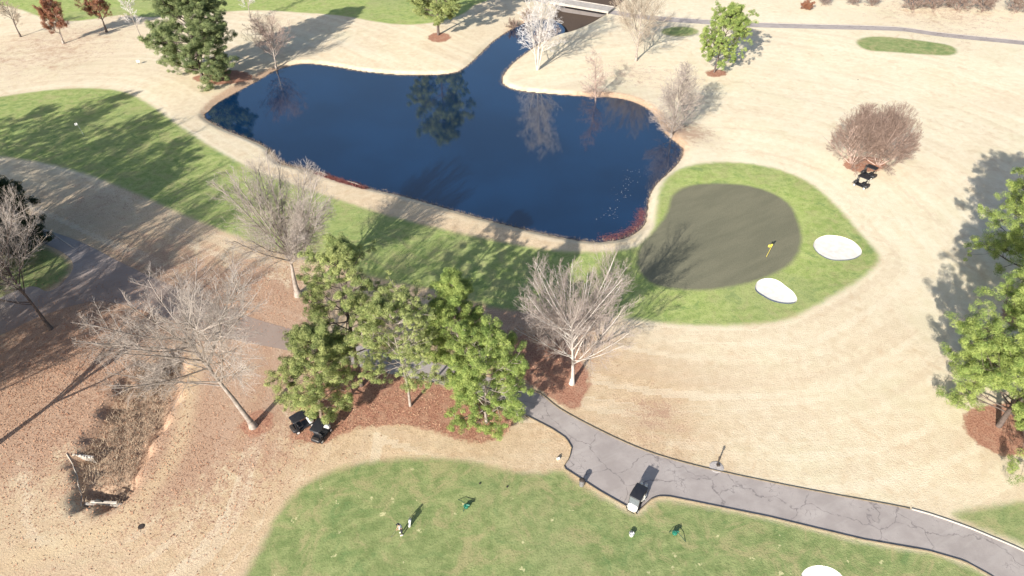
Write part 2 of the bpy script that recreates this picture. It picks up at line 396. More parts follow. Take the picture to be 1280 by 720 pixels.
B1 = smooth_poly(gl([(920+x/5.54, 270+y/5.54) for x, y in [(538,200),(560,150),(630,123),(720,130),(800,158),(850,198),(876,242),(855,275),(800,298),(700,303),(630,288),(570,250)]]), 4)
B2 = smooth_poly(gl([(920+x/5.54, 270+y/5.54) for x, y in [(132,490),(155,445),(220,428),(290,443),(350,487),(400,528),(425,577),(400,604),(330,606),(250,588),(180,550),(140,520)]]), 4)
B3 = smooth_poly(gl([(1001,722),(1006,712),(1018,707),(1034,708),(1048,715),(1056,726),(1052,742),(1030,750),(1008,744)]), 4)
MULCH = [
 gl([(362,545),(385,556),(412,554),(431,543),(459,536),(498,533),(531,537),(562,548),(592,555),(614,552),(634,541),(642,522),(600,500),(545,478),(490,462),(440,452),(400,462),(375,500)]),
 gl([(668,484),(700,504),(722,511),(737,486),(738,468),(724,444),(700,424),(655,415),(632,430),(640,462)]),
 gl(ellipse(322, 530, 25, 16, -.5)), gl(ellipse(896, 89, 14, 5)), gl(ellipse(549, 49, 15, 6)),
 gl([(240,100),(262,108),(300,104),(318,96),(300,90),(262,93)]), gl(ellipse(1081, 205, 31, 12, .05)),
 gl([(1203,530),(1215,550),(1240,566),(1275,572),(1320,560),(1320,505),(1240,505),(1210,512)]),
 gl(ellipse(1290, 395, 40, 20)), gl(ellipse(400, 540, 40, 12))][:-1]
MULCH = [smooth_poly(m, 3) for m in MULCH]
# tarmac cart path: one outline, lay-by included
RT = gl([(-60,405),(0,372),(40,358),(62,365),(85,347),(92,331),(78,316),(45,302),(0,292),(-60,284),(-60,268),(0,276),(50,287),(100,303),(160,333),(225,362),(300,392),(370,413),(450,432),(530,450),(590,464),(640,482)])
RT2 = gl([(660,487),(676,492),(700,511),(750,538),(806,563),(870,582),(960,602),(1050,620),(1140,637),(1200,656),(1240,672),(1290,694),(1420,760)])
RB = gl([(1360,800),(1262,737),(1238,720),(1205,702),(1160,689),(1080,675),(960,646),(870,628),(835,621),(822,621),(813,625),(796,641),(750,615),(704,585),(712,573),(715,560),(708,548),(690,536),(657,519)])
RB2 = gl([(620,503),(560,482),(490,468),(420,452),(350,436),(290,424),(220,402),(150,380),(110,378),(60,392),(0,418),(-60,448)])
ROAD = np.concatenate([smooth_line(RT, 3), smooth_line(RT2, 3), RB, smooth_line(RB2, 3)])
FPATH_C = smooth_line(gl([(640,-8),(697,4),(750,12),(800,20),(860,25),(960,31),(1080,35),(1130,37),(1180,44),(1280,54),(1400,66)]), 4)
def ribbon(c, wd):
    d = np.gradient(c, axis=0); n = np.stack([-d[:, 1], d[:, 0]], 1); n /= np.linalg.norm(n, axis=1)[:, None]
    return np.concatenate([c + n * wd / 2, (c - n * wd / 2)[::-1]])
FPATH = ribbon(FPATH_C, 3.0)
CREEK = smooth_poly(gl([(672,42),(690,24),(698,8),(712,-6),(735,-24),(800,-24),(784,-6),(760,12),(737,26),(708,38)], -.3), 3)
DITCH = smooth_poly(gl([(200,440),(165,462),(140,500),(118,540),(96,572),(99,600),(100,628),(148,630),(165,600),(182,560),(205,520),(222,480),(228,445)]), 3)

rn = rs(5)
PH = [(rn.uniform(-1, 1, 2) * f, rn.uniform(0, 6.28), a) for f, a in ((.05, .22), (.05, .2), (.09, .1), (.12, .08), (.2, .04), (.3, .03), (.6, .015), (.8, .015))]
PIT = g(125, 614)
def height(X, Y, sp=None, sdi=None):
    X = np.asarray(X, float); Y = np.asarray(Y, float)
    z = sum(a * np.sin(X * k[0] + Y * k[1] + p) for k, p, a in PH)
    if sp is None: sp = sdf(X, Y, POND)
    if sdi is None: sdi = sdf(X, Y, DITCH)
    sdi = sdi + .45 * np.sin(X * 1.1 + Y * .7) * np.sin(Y * .9 - X * .5 + 1) + .25 * np.sin(X * 2.7 - Y * 1.9)
    lvl = ss(-9, -1, sp); z = z * (1 - lvl)
    z = z - ss(-1.3, 0.0, sp) * .45 - ss(0, 2.5, sp) * 1.8
    z = z - ss(-2.2, 1.2, sdf(X, Y, CREEK)) * 1.3
    wig = .12 * np.sin(X * 3.1 + Y * 1.3) + .10 * np.sin(X * 1.7 - Y * 4.3)
    z = z * (1 - ss(-2, 1, sdi)) - ss(-.9, .9, sdi) * (1.3 + wig)
    z = z - .75 * np.exp(-(((X - PIT[0]) / 1.9) ** 4 + ((Y - PIT[1]) / .9) ** 4))
    return z
def hz(x, y): return float(height(np.array([x]), np.array([y]))[0])

# grid: 0.4 m over the part of the course in view, widening out to the horizon
def axis(a, b, st, far):
    core = np.arange(a, b + st / 2, st); out = []; s = st; v = b
    while v < far: s *= 1.35; v += s; out.append(v)
    o2 = []; s = st; v = a
    while v > -far: s *= 1.35; v -= s; o2.append(v)
    return np.array(o2[::-1] + list(core) + out)
ax = axis(-118, 118, .42, 2500); ay = axis(24, 205, .42, 2500)
GX, GY = np.meshgrid(ax, ay); ny, nx_ = GX.shape
SP = sdf(GX, GY, POND); SD = sdf(GX, GY, DITCH)
GZ = height(GX, GY, SP, SD)
A = {}
F_ = [sdf(GX, GY, p) for p in (FAIR_MAIN, TEE_LOW, FAIR_TOP, TEE_FAR, OVAL, GSTRIP)]
s_main, s_tee, s_top, s_far, s_oval, s_strip = F_
A['fair'] = np.maximum.reduce(F_ + [sdf(GX, GY, GFAR) - .6])
A['green'] = sdf(GX, GY, GREEN)
s_m = [sdf(GX, GY, m) for m in MULCH]; s_m[6] = s_m[6]; A['mulch'] = np.maximum.reduce([m - (.38 if k == 6 else 0) for k, m in enumerate(s_m)])
collar = ss(-9, 2, sdf(GX, GY, GREEN)) 
A['lush'] = np.clip(.5 * (s_main > -1) + .5 * collar * (s_main > -1) + .75 * ss(-1, 0, s_top), 0, 1)
A['divot'] = ss(0, 2, s_tee)
A['ring'] = -np.maximum(sdf(GX, GY, FAIR_MAIN, 70), sdf(GX, GY, DITCH, 70) * 1.0)
# leaf litter: heavy under the left-hand trees, thinning to the right and far away
def blob(px, py, r, s): 
    c = g(px, py); return s * np.exp(-((GX - c[0]) ** 2 + (GY - c[1]) ** 2) / (r * r))
lit = blob(60,440,13,.9) + blob(150,430,10,.7) + blob(215,500,7,.7) + blob(340,400,7,.9) + blob(300,360,8,.6) + blob(200,320,10,.45) + blob(300,560,9,.55) + blob(20,520,10,.6) + blob(100,700,14,.25) + blob(640,420,7,1.0) + blob(215,560,4,.9) + blob(225,480,4,.9) + blob(120,500,5,.6) + blob(580,390,5,.6) + blob(60,60,22,.5) + blob(790,90,9,.45) + blob(820,520,5,.5) + blob(700,415,6,.7) + blob(180,580,4,.7) + blob(120,250,12,.4)+ blob(380,480,6,.6) + blob(860,165,5,.8)+ blob(1180,15,25,.45)
A['litter'] = np.clip(lit, 0, 1.2)
A['pale'] = np.clip(ss(-10, 45, GX) * .9 + ss(70, 115, GY) * .75 - blob(780,520,9,.7) - blob(1200,590,12,.25) - blob(1100,420,9,.2), 0, 1)
bank = ss(-2.2, -.2, SP) 
redb = np.clip(blob(300,108,14,.8) + blob(770,122,11,.7) + blob(850,165,8,.7) + blob(640,20,12,.5) + blob(450,230,9,.25), 0, 1)
A['soil'] = np.clip(bank * (.0 + .8*redb) + .75 * redb * ss(-6, -1, SP) + .6 * ss(-.35, .1, SP), 0, 1.3)
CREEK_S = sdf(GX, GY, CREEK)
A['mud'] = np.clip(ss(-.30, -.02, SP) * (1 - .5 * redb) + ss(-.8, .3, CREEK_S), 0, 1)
A['weed'] = ss(-.3, 1.6, SD + .6 * np.sin(GX * 1.3 + GY * .8)) * .75
wl = smooth_line(gl([(245,440),(235,500),(222,560),(190,610),(150,650),(90,680),(20,700)]), 4)
A['wear'] = np.exp(-(dline(GX, GY, wl) / 1.0) ** 2) * .8
s_b = [sdf(GX, GY, b) for b in (B1, B2, B3)]; SB = np.maximum.reduce(s_b)
s_road = sdf(GX, GY, ROAD); s_fp = sdf(GX, GY, FPATH)

KEYS = list(A)
PV = np.stack([GX.ravel(), GY.ravel(), GZ.ravel()], 1); PA = {k: A[k].ravel() for k in KEYS}
ii = np.arange(ny * nx_).reshape(ny, nx_)
q = np.stack([ii[:-1, :-1], ii[:-1, 1:], ii[1:, 1:], ii[1:, :-1]], -1).reshape(-1, 4)
TRI = np.concatenate([q[:, [0, 1, 2]], q[:, [0, 2, 3]]])
def clip(s, dz=0.0, flat=None):
    """the part of the terrain sheet where s > 0, cut exactly along s = 0"""
    s = s.ravel().astype(float); s = np.where(np.abs(s) < 1e-4, 1e-4, s)
    inside = s[TRI] > 0; cnt = inside.sum(1)
    full = TRI[cnt == 3]; part = TRI[(cnt == 1) | (cnt == 2)]
    newv = []; newa = {k: [] for k in KEYS}; tris = []; cache = {}
    base = len(PV)
    def cut(a, b):
        k = (a, b) if a < b else (b, a)
        if k not in cache:
            a, b = k; t = s[a] / (s[a] - s[b]); cache[k] = base + len(newv)
            newv.append(PV[a] * (1 - t) + PV[b] * t)
            for kk in KEYS: newa[kk].append(PA[kk][a] * (1 - t) + PA[kk][b] * t)
        return cache[k]
    for tr in part.tolist():
        out = []
        for i in range(3):
            a, b = tr[i], tr[(i + 1) % 3]
            if s[a] > 0: out.append(a)
            if (s[a] > 0) != (s[b] > 0): out.append(cut(a, b))
        for i in range(1, len(out) - 1): tris.append((out[0], out[i], out[i + 1]))
    T = np.concatenate([full, np.array(tris, int).reshape(-1, 3)])
    V = np.concatenate([PV, np.array(newv).reshape(-1, 3)]); at = {k: np.concatenate([PA[k], np.array(newa[k])]) for k in KEYS}
    u, inv = np.unique(T, return_inverse=True); V = V[u].copy(); V[:, 2] += dz
    if flat is not None: V[:, 2] = flat
    return V, inv.reshape(-1, 3), {k: at[k][u] for k in KEYS}
def sheet(name, s, mat, dz, label=None, flat=None, kind='structure'):
    V, T, at = clip(s, dz, flat)
    o = mesh_np(name, V, [T], mat, smooth=True, attrs=at)
    return tag(o, label, None, None, kind)
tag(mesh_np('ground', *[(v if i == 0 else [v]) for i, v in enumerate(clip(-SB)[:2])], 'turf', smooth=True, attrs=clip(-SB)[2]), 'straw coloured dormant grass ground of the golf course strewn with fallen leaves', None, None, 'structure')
sheet('fairway', np.minimum(s_main, -SB), 'turf', .008, 'green mown fairway and apron curving round the near side of the pond')
sheet('putting_green', A['green'], 'turf', .016, 'grey brown dormant putting green with a yellow flag')
sheet('tee_ground', np.minimum(np.minimum(s_tee, -SB), -s_road - .05), 'turf', .008, 'green practice turf at the bottom where the golfer stands')
sheet('fairway', s_top, 'turf', .008, 'bright green fairway at the top left beyond the pond')
sheet('tee_ground', s_far, 'turf', .008, 'small oblong pale green tee near the far path')
sheet('grass_island', np.minimum(s_oval, -s_road - .05), 'turf', .008, 'green grass island inside the bend of the path at the left edge')
sheet('grass_verge', np.minimum(s_strip, -s_road - .05), 'turf', .008, 'green grass verge beside the path at the right edge')
ML = ['long red brown mulch bed under the row of pines', 'red brown mulch bed round the bare tree beside the path', 'mulch ring round the leaning bare tree', 'mulch ring under the small leaning pine beyond the pond',
 'mulch ring under the pine on the far bank', 'mulch under the large pine left of the pond', 'mulch ring under the crape myrtles', 'mulch bed under the big pine at the right edge', 'mulch under the upper pine at the right edge']
for m_, l_ in zip(s_m, ML): sheet('mulch_bed', np.minimum(m_, -s_road - .05), 'turf', .012, l_)
sheet('road', s_road, 'asphalt', .02, 'cracked grey tarmac cart path with a lay-by for parking')
onb = np.maximum.reduce([sdf(GX, GY, FPATH)]); 
sheet('path', np.minimum(s_fp, -(SP + 1.6)), 'asphalt', .02, 'narrow grey cart path in the distance leading to the bridge')
sheet('water', SP + 1.2, 'water', 0, 'dark blue pond with a narrow arm running under the bridge', flat=WZ)

# bunkers: sunk floors with a turf lip
def bunker(poly, label):
    c = poly.mean(0); V = []; n = len(poly)
    prof = [(1.0, .012, 0), (.985, -.16, 0), (.955, -.48, 0), (.85, -.46, .02), (.6, -.44, .03), (.3, -.46, .02)]
    for f, dz, w_ in prof:
        P = c + (poly - c) * f
        zz = height(P[:, 0], P[:, 1]) if f == 1.0 else np.full(n, 0) + np.mean(height(poly[:, 0], poly[:, 1]))
        V += [(P[i, 0], P[i, 1], zz[i] + dz + w_ * math.sin(i * .7 + f * 9)) for i in range(n)]
    V.append((c[0], c[1], np.mean(height(poly[:, 0], poly[:, 1])) - .46))
    Q = [(k * n + i, (k + 1) * n + i, (k + 1) * n + (i + 1) % n, k * n + (i + 1) % n) for k in range(len(prof) - 1) for i in range(n)]
    T = [((len(prof) - 1) * n + i, len(V) - 1, (len(prof) - 1) * n + (i + 1) % n) for i in range(n)]
    o = mesh_np('sand_bunker', V, [np.array(Q), np.array(T)], 'sand', smooth=True)
    tag(o, label, None, None, 'structure')
bunker(B1, 'oval white sand bunker right of the putting green, the farther one')
bunker(B2, 'oval white sand bunker below the flag, the nearer of the pair')
bunker(B3, 'white sand bunker cut by the bottom edge of the photo')

# kerbs along the tarmac
def kerb(line, wd, ht, mat, label, side=1):
    line = np.array(line); seg = np.linalg.norm(np.diff(line, axis=0), axis=1); s = np.concatenate([[0], np.cumsum(seg)])
    t = np.arange(0, s[-1], .5); L = np.stack([np.interp(t, s, line[:, 0]), np.interp(t, s, line[:, 1])], 1)
    d = np.gradient(L, axis=0); n = np.stack([-d[:, 1], d[:, 0]], 1); n /= np.linalg.norm(n, axis=1)[:, None]; n *= side
    a, b_ = L, L + n * wd; z = height(L[:, 0], L[:, 1]); N = len(L)
    V = []
    for i in range(N): V += [(a[i, 0], a[i, 1], z[i] - .25), (a[i, 0], a[i, 1], z[i] + ht), (b_[i, 0], b_[i, 1], z[i] + ht), (b_[i, 0], b_[i, 1], z[i] - .25)]
    Q = [(i * 4 + j, i * 4 + 4 + j, i * 4 + 5 + j, i * 4 + 1 + j) for i in range(N - 1) for j in range(3)]
    tag(mesh_np('kerb', V, [np.array(Q + [(0, 1, 2, 3), (N * 4 - 1, N * 4 - 2, N * 4 - 3, N * 4 - 4)])], mat), label, None, None, 'structure')
kerb(RB[::-1], .06, .17, 'kerb', 'low earth coloured kerb on the near side of the cart path', -1)
far_l = smooth_line(RT2, 3)
kerb(far_l[:25], .10, .10, 'kerb', 'low kerb on the far side of the cart path', 1)
kerb(far_l[24:], .18, .09, 'pale_kerb', 'pale concrete kerb at the right end of the cart path', 1)
kerb(smooth_line(gl([(50,287),(62,291),(75,300),(92,311)])), .12, .06, 'pale_kerb', 'pale concrete edging where the left path forks', 1)
kerb(FPATH_C[12:] + np.array([0, 1.55]), .25, .05, 'pale_kerb', 'pale edging along the far side of the distant path', 1)

# ------------------------------------------------------------------ vegetation generators
def nrm(v): return v / (np.linalg.norm(v, axis=-1, keepdims=True) + 1e-9)
def grow(P0, D, L, K, wob, trop, rng):
    pts = [P0]; d = nrm(D)
    for k in range(K):
        d = nrm(d + rng.normal(0, wob, d.shape) + np.array([0, 0, 1.0]) * trop); pts.append(pts[-1] + d * (L / K)[:, None])
    return np.stack(pts, 1)
def tubes(P, R0, R1, sides):
    N, K, _ = P.shape
    T = nrm(np.gradient(P, axis=1)); ref = np.where(np.abs(T[..., 2:3]) < .9, np.array([0, 0, 1.0]), np.array([1.0, 0, 0]))
    U = nrm(np.cross(T, ref)); V = np.cross(T, U)
    r = R0[:, None] + (R1 - R0)[:, None] * np.linspace(0, 1, K)[None] ** .8
    a = np.arange(sides) * 2 * np.pi / sides
    ring = P[:, :, None] + r[..., None, None] * (np.cos(a)[None, None, :, None] * U[:, :, None] + np.sin(a)[None, None, :, None] * V[:, :, None])
    idx = np.arange(N * K * sides).reshape(N, K, sides); nx2 = np.roll(idx, -1, 2)
    F = np.stack([idx[:, :-1], nx2[:, :-1], nx2[:, 1:], idx[:, 1:]], -1).reshape(-1, 4)
    return ring.reshape(-1, 3), F
def kids(P, L, n, t0, t1, ang, ratio, fall, rng, jit=.3):
    N, K, _ = P.shape
    t = t0 + (t1 - t0) * ((np.arange(n)[None] + rng.rand(N, n)) / n)
    f = t * (K - 1); i = np.clip(f.astype(int), 0, K - 2); fr = (f - i)[..., None]
    ar = np.arange(N)[:, None]; a, b_ = P[ar, i], P[ar, i + 1]; pos = a + (b_ - a) * fr; tan = nrm(b_ - a)
    rv = rng.normal(size=tan.shape); per = nrm(rv - (rv * tan).sum(-1, keepdims=True) * tan)
    an = np.radians(ang) * (1 + rng.uniform(-jit, jit, t.shape))[..., None]
    d = np.cos(an) * tan + np.sin(an) * per
    ln = L[:, None] * ratio * (1 - fall * (t - t0) / max(t1 - t0, 1e-6)) * rng.uniform(.7, 1.2, t.shape)
    return pos.reshape(-1, 3), d.reshape(-1, 3), ln.ravel(), t
class Acc:
    def __init__(s): s.V = []; s.F = []; s.n = 0; s.A = []
    def add(s, V, F, a=None):
        s.V.append(V); s.F.append(F + s.n); s.n += len(V)
        if a is not None: s.A.append(a)
    def obj(s, name, mat, parent, lean=(0, 0), attrs=False, smooth=True):
        V = np.concatenate(s.V); V[:, 0] += lean[0] * V[:, 2]; V[:, 1] += lean[1] * V[:, 2]
        q4 = [f for f in s.F if f.shape[1] == 4]; q3 = [f for f in s.F if f.shape[1] == 3]
        Fs = ([np.concatenate(q4)] if q4 else []) + ([np.concatenate(q3)] if q3 else [])
        return mesh_np(name, V, Fs, mat, parent, smooth, {'tone': np.concatenate(s.A)} if attrs else None)

def bare(seed, H, r0=.28, stems=1, stem_ang=0, tl=.8, n=(13, 9, 7, 5), ang=(48, 42, 42, 45), ratio=(.52, .5, .5, .5), t0=.28, trop=(.03, .09, .07, .04), wob=.07, twig=.012, fall=.45, crook=.03, env=None):
    """leafless tree: trunk mesh with its main limbs, crown mesh with boughs and twigs"""
    rng = rs(seed); tr = Acc(); cr = Acc()
    az = np.arange(stems) * 2 * np.pi / stems + rng.rand() * 6
    sa = np.radians(stem_ang) * rng.uniform(.6, 1.2, stems)
    if stems > 4: sa = np.radians(stem_ang) * (np.arange(stems) % 3 * .38 + .28 + rng.uniform(-.08, .08, stems))
    D = np.stack([np.sin(sa) * np.cos(az), np.sin(sa) * np.sin(az), np.cos(sa)], 1)
    P0 = np.stack([np.cos(az) * r0 * .8 * (stems > 1), np.sin(az) * r0 * .8 * (stems > 1), np.full(stems, -.15)], 1)
    L = np.full(stems, H * tl) * rng.uniform(.88, 1.05, stems) if stems > 1 else np.array([H * tl])
    P = grow(P0, D, L, 12, crook, trop[0], rng)
    tr.add(*tubes(P, np.full(stems, r0), np.full(stems, r0 * .12), 9))
    if stems == 1:   # root flare
        fl = np.array([[[0, 0, -.2], [0, 0, .15], [0, 0, .5], [0, 0, 1.0]]]); V, F = tubes(fl, np.array([r0 * 1.7]), np.array([r0 * .97]), 9); tr.add(V, F)
    Rr = r0
    for lv in range(4):
        a0 = t0 if lv == 0 else .12
        pos, d, ln, t = kids(P, L, n[lv], a0, .99, ang[lv], ratio[lv], fall if lv == 0 else .5, rng)
        rr = {0: Rr * (.38 if n[0] < 20 else .26), 1: Rr * .085, 2: Rr * .030, 3: twig}[lv]; rr = max(rr, twig); re = {0: .09 * Rr, 1: twig * 1.5, 2: twig, 3: twig * .6}[lv]
        if env is not None:      # the crown fills a rounded outline
            c0 = np.array([0, 0, env[0] * H]); sc = np.array([env[1] * H, env[1] * H, env[2] * H])
            dd = nrm(d + np.array([0, 0, 1.0]) * (.28, .18, .1, .05)[lv]); q0 = (pos - c0) / sc; qd = dd / sc
            aa = (qd ** 2).sum(1); bb = (q0 * qd).sum(1); cc = (q0 ** 2).sum(1) - 1; disc = bb * bb - aa * cc
            tt = np.where(disc > 0, (-bb + np.sqrt(np.maximum(disc, 0))) / aa, 0)
            if lv == 0: ln = np.clip(tt, .3, None) * rng.uniform(.74, .98, len(ln))
            else: ln = np.minimum(ln, np.clip(tt, .05, None) * rng.uniform(.9, 1.12, len(ln)))
        keep = ln > .15; pos, d, ln = pos[keep], d[keep], ln[keep]
        Rb = rr * (ln / ln.mean()) ** .7; Rb = np.clip(Rb, twig, None)
        P = grow(pos, d, ln, (7, 5, 4, 3)[lv], wob * (1, 1.1, 1.2, 1.2)[lv], trop[min(lv + 1, 3)], rng); L = ln
        V, F = tubes(P, Rb, np.full(len(ln), re), (6, 4, 3, 3)[lv]); (tr if lv == 0 else cr).add(V, F)
    return tr, cr

def tufts(centres, rad, per, size, rng, tone, flat=.75):
    """foliage clumps: small leaf faces over and through each clump's volume"""
    N = len(centres); d = nrm(rng.normal(size=(N, per, 3))); r = rad[:, None] * rng.uniform(.35, 1.05, (N, per)) ** .6
    off = d * r[..., None]; off[..., 2] *= flat
    c = centres[:, None] + off
    nr = nrm(d + rng.normal(0, .55, d.shape) + np.array([0, 0, .25])); u = nrm(np.cross(nr, rng.normal(size=nr.shape))); v = np.cross(nr, u)
    s = size * rng.uniform(.6, 1.4, (N, per, 1))
    tri = np.stack([c + u * s * 1.9, c - u * s * 1.2 + v * s * .26, c - u * s * 1.2 - v * s * .26], 2).reshape(-1, 3)
    F = np.arange(len(tri)).reshape(-1, 3)
    tn = np.clip(tone[:, None] + rng.normal(0, .28, (N, per)), 0, 1)
    return tri, F, np.repeat(tn.ravel(), 3)

def pine(seed, H, base=.3, width=.24, n_limb=34, r0=.26, clump=0.46, per=61, leaf=0.104, shape='round', dens=5, lean_top=0.0):
    rng = rs(seed); tr = Acc(); fo = Acc()
    P = grow(np.array([[0, 0, -.15]]), np.array([[0, 0, 1.0]]), np.array([H * .97]), 14, .025, .05, rng)
    tr.add(*tubes(P, np.array([r0]), np.array([.04]), 10))
    t = base + (1 - base) * ((np.arange(n_limb) + rng.rand(n_limb)) / n_limb) ** .95 * .98
    u = (t - base) / (1 - base)
    prof = {'round': np.sin(np.pi * np.clip(.18 + .8 * u, 0, 1)) ** .75, 'cone': (1.05 - u) ** .8, 'flat': np.sin(np.pi * np.clip(.1 + .78 * u, 0, 1)) ** .5, 'full': np.clip(1.12 - u ** 3, 0, 1)}[shape]
    Ln = H * width * prof * rng.uniform(.65, 1.2, n_limb) + .5
    az = np.arange(n_limb) * 2.4 + rng.uniform(-.5, .5, n_limb); el = np.radians(5 + 45 * u)
    f = t * 14; i = np.clip(f.astype(int), 0, 13); pos = P[0][i] + (P[0][i + 1] - P[0][i]) * (f - i)[:, None]
    D = np.stack([np.cos(az) * np.cos(el), np.sin(az) * np.cos(el), np.sin(el)], 1)
    B = grow(pos, D, Ln, 6, .09, .03, rng); tr.add(*tubes(B, np.clip(r0 * .30 * (1.1 - .7 * u), .03, 1), np.full(n_limb, .025), 5))
    p2, d2, l2, t2 = kids(B, Ln, dens, .30, 1.0, 42, .42, .4, rng)
    B2_ = grow(p2, d2, l2, 3, .12, .06, rng); tr.add(*tubes(B2_, np.full(len(l2), .035), np.full(len(l2), .015), 3))
    p3, d3, l3, t3 = kids(B2_, l2, 3, .25, 1.0, 45, .45, .3, rng)
    cen = np.concatenate([B2_[:, -1], p3 + d3 * l3[:, None], B[:, -1], P[:, -1], P[:, -2] + rng.normal(0, .2, (1, 3))])
    cen += rng.normal(0, .10, cen.shape)
    rad = clump * rng.uniform(.55, 1.15, len(cen)); tone = np.clip(rng.normal(.5, .28, len(cen)), 0, 1)
    fo.add(*tufts(cen, rad, per, leaf, rng, tone))
    return tr, fo

def tree(name, px, acc, mats, label, cat='tree', group=None, lean=(0, 0), rz=0.0, crown='crown', xy=None):
    x, y = xy if xy is not None else g(*px)
    root = tag(empty(name, (x, y, hz(x, y) - .05), rz), label, cat, group)
    tr, cr = acc
    tr.obj('trunk', mats[0], root, lean); cr.obj(crown, mats[1], root, lean, attrs=bool(cr.A), smooth=not cr.A)
    return root
def again(src, px=None, xy=None, rz=0.0, s=1.0, label=None, group=None):
    x, y = xy if xy is not None else g(*px); c = copy_tree(src); c.location = (x, y, hz(x, y) - .05)
    c.rotation_euler = (0, 0, rz); c.scale = (s, s, s)
    if label: c['label'] = label
    if group: c['group'] = group
    return c

# ---- near bare trees
GB = 'leafless trees standing on the near side of the pond'
tree('bare_tree', (715,478), bare(11, 18.5, .25, tl=.50, n=(32, 16, 10, 6), ang=(46, 40, 36, 38), ratio=(.88, .40, .42, .42), t0=.34, trop=(.02, .05, .05, .03), wob=.035, twig=.0065, env=(.62, .375, .40)), ('bark_pale', 'twig_pinkpale'),
     'pale fan-shaped leafless tree in a mulch bed just above the cart path', group=GB)
tree('bare_tree', (317,534), bare(23, 22, .34, tl=.62, n=(25, 15, 10, 5), ang=(56, 44, 42, 42), ratio=(.60, .42, .46, .45), t0=.46, env=(.68, .42, .36), fall=.30, trop=(.01, .04, .04, .03), wob=.06, twig=.0075, crook=.045), ('bark_grey', 'twig_grey'),
     'big leafless tree leaning left with a thick grey trunk and long low boughs', group=GB, lean=(-.13, .03), rz=.3)
tree('bare_tree', (373,369), bare(37, 19.5, .40, tl=.44, n=(26, 18, 11, 6), ang=(40, 36, 38, 40), ratio=(1.0, .38, .46, .45), t0=.62, env=(.64, .43, .38), fall=.32, trop=(.02, .045, .05, .03), wob=.045, twig=.007), ('bark_grey', 'twig_grey'),
     'leafless tree with a stout pale trunk at the edge of the fairway below the pond', group=GB, lean=(-.05, 0))
tree('bare_tree', (63,411), bare(41, 20.5, .24, tl=.55, n=(25, 15, 9, 5), ang=(46, 36, 38, 40), ratio=(.72, .42, .48, .45), t0=.35, env=(.60, .36, .42), fall=.38, trop=(.02, .08, .06, .03), wob=.045, twig=.007), ('bark_dark', 'twig_grey'),
     'leafless tree with a dark thin trunk standing below the forked path at the left edge', group=GB, lean=(-.08, 0))
# ---- far-side bare trees
GT = 'leafless trees beyond the pond'
tree('white_sycamore', (672,87), bare(52, 19, .17, stems=5, stem_ang=13, tl=.92, n=(12, 8, 6, 4), ang=(48, 45, 45, 45), ratio=(.34, .5, .5, .5), t0=.2, fall=.5, twig=.012, wob=.05, trop=(.02, .05, .04, .03)), ('bark_pale', 'twig_pale'),
     'white-barked leafless tree with several stems on the point by the pond arm', group=GT)
tree('bare_tree', (795,74), bare(61, 17.5, .26, tl=.60, n=(24, 12, 9, 5), ang=(50, 38, 40, 42), ratio=(.75, .42, .48, .45), t0=.26, env=(.57, .43, .44), wob=.05, twig=.009, trop=(.02, .07, .06, .03)), ('bark_grey', 'twig_tan'),
     'rounded tan leafless tree beyond the pond casting a long branching shadow', group=GT)
tree('bald_cypress', (745,123), bare(67, 11.5, .17, tl=1.0, n=(34, 9, 6, 3), ang=(70, 50, 45, 45), ratio=(.32, .5, .5, .5), t0=.12, fall=.6, wob=.05, twig=.009, trop=(.05, .03, .03, .03)), ('twig_pink', 'twig_pink'),
     'slim leafless cypress with a flared foot at the far water edge', group=GT)
tree('bald_cypress', (839,169), bare(71, 14, .20, env=(.42, .34, .56), tl=1.0, n=(54, 11, 8, 5), ang=(58, 48, 45, 45), ratio=(.46, .5, .5, .5), t0=.05, fall=.60, wob=.05, twig=.0075, trop=(.03, .06, .04, .03)), ('bark_grey', 'twig_pinkpale'),
     'dense pinkish leafless cypress at the right end of the pond', group=GT, lean=(.05, 0))
tree('bare_tree', (345,84), bare(73, 13, .20, env=(.58, .42, .42), tl=.6, n=(22, 10, 7, 5), ang=(55, 42, 42, 42), ratio=(.58, .5, .5, .45), t0=.2, wob=.05, twig=.010), ('bark_grey', 'twig_pink'),
     'leafless tree on the far left corner of the pond mirrored in the water', group=GT)
my = bare(79, 10.5, .11, stems=9, stem_ang=62, tl=.66, n=(13, 10, 8, 5), ang=(40, 36, 36, 36), ratio=(.42, .5, .5, .45), t0=.3, wob=.04, twig=.009, trop=(.01, .03, .03, .03), fall=.3, env=(.30, .46, .72))
tree('crape_myrtle', (1065,204), my, ('twig_pink', 'twig_brown'), 'left one of two leafless umbrella-shaped myrtles by the parked carts', group='two leafless myrtles in a mulch ring')
my2 = bare(83, 11, .11, stems=10, stem_ang=62, tl=.66, n=(13, 10, 8, 5), ang=(40, 36, 36, 36), ratio=(.42, .5, .5, .45), t0=.3, wob=.04, twig=.009, trop=(.01, .03, .03, .03), fall=.3, env=(.30, .46, .72))
tree('crape_myrtle', (1098,206), my2, ('twig_pink', 'twig_brown'), 'right one of two leafless umbrella-shaped myrtles by the parked carts', group='two leafless myrtles in a mulch ring')
GL_ = 'trees in a row at the top left corner'
tree('bare_tree', (25,44), bare(91, 9.5, .18, tl=.75, n=(12, 8, 6, 4), ratio=(.6, .5, .5, .45), t0=.3, twig=.018, trop=(.02, .08, .05, .03)), ('bark_dark', 'twig_tan'),
     'small greenish bare tree in the very top left corner', group=GL_)
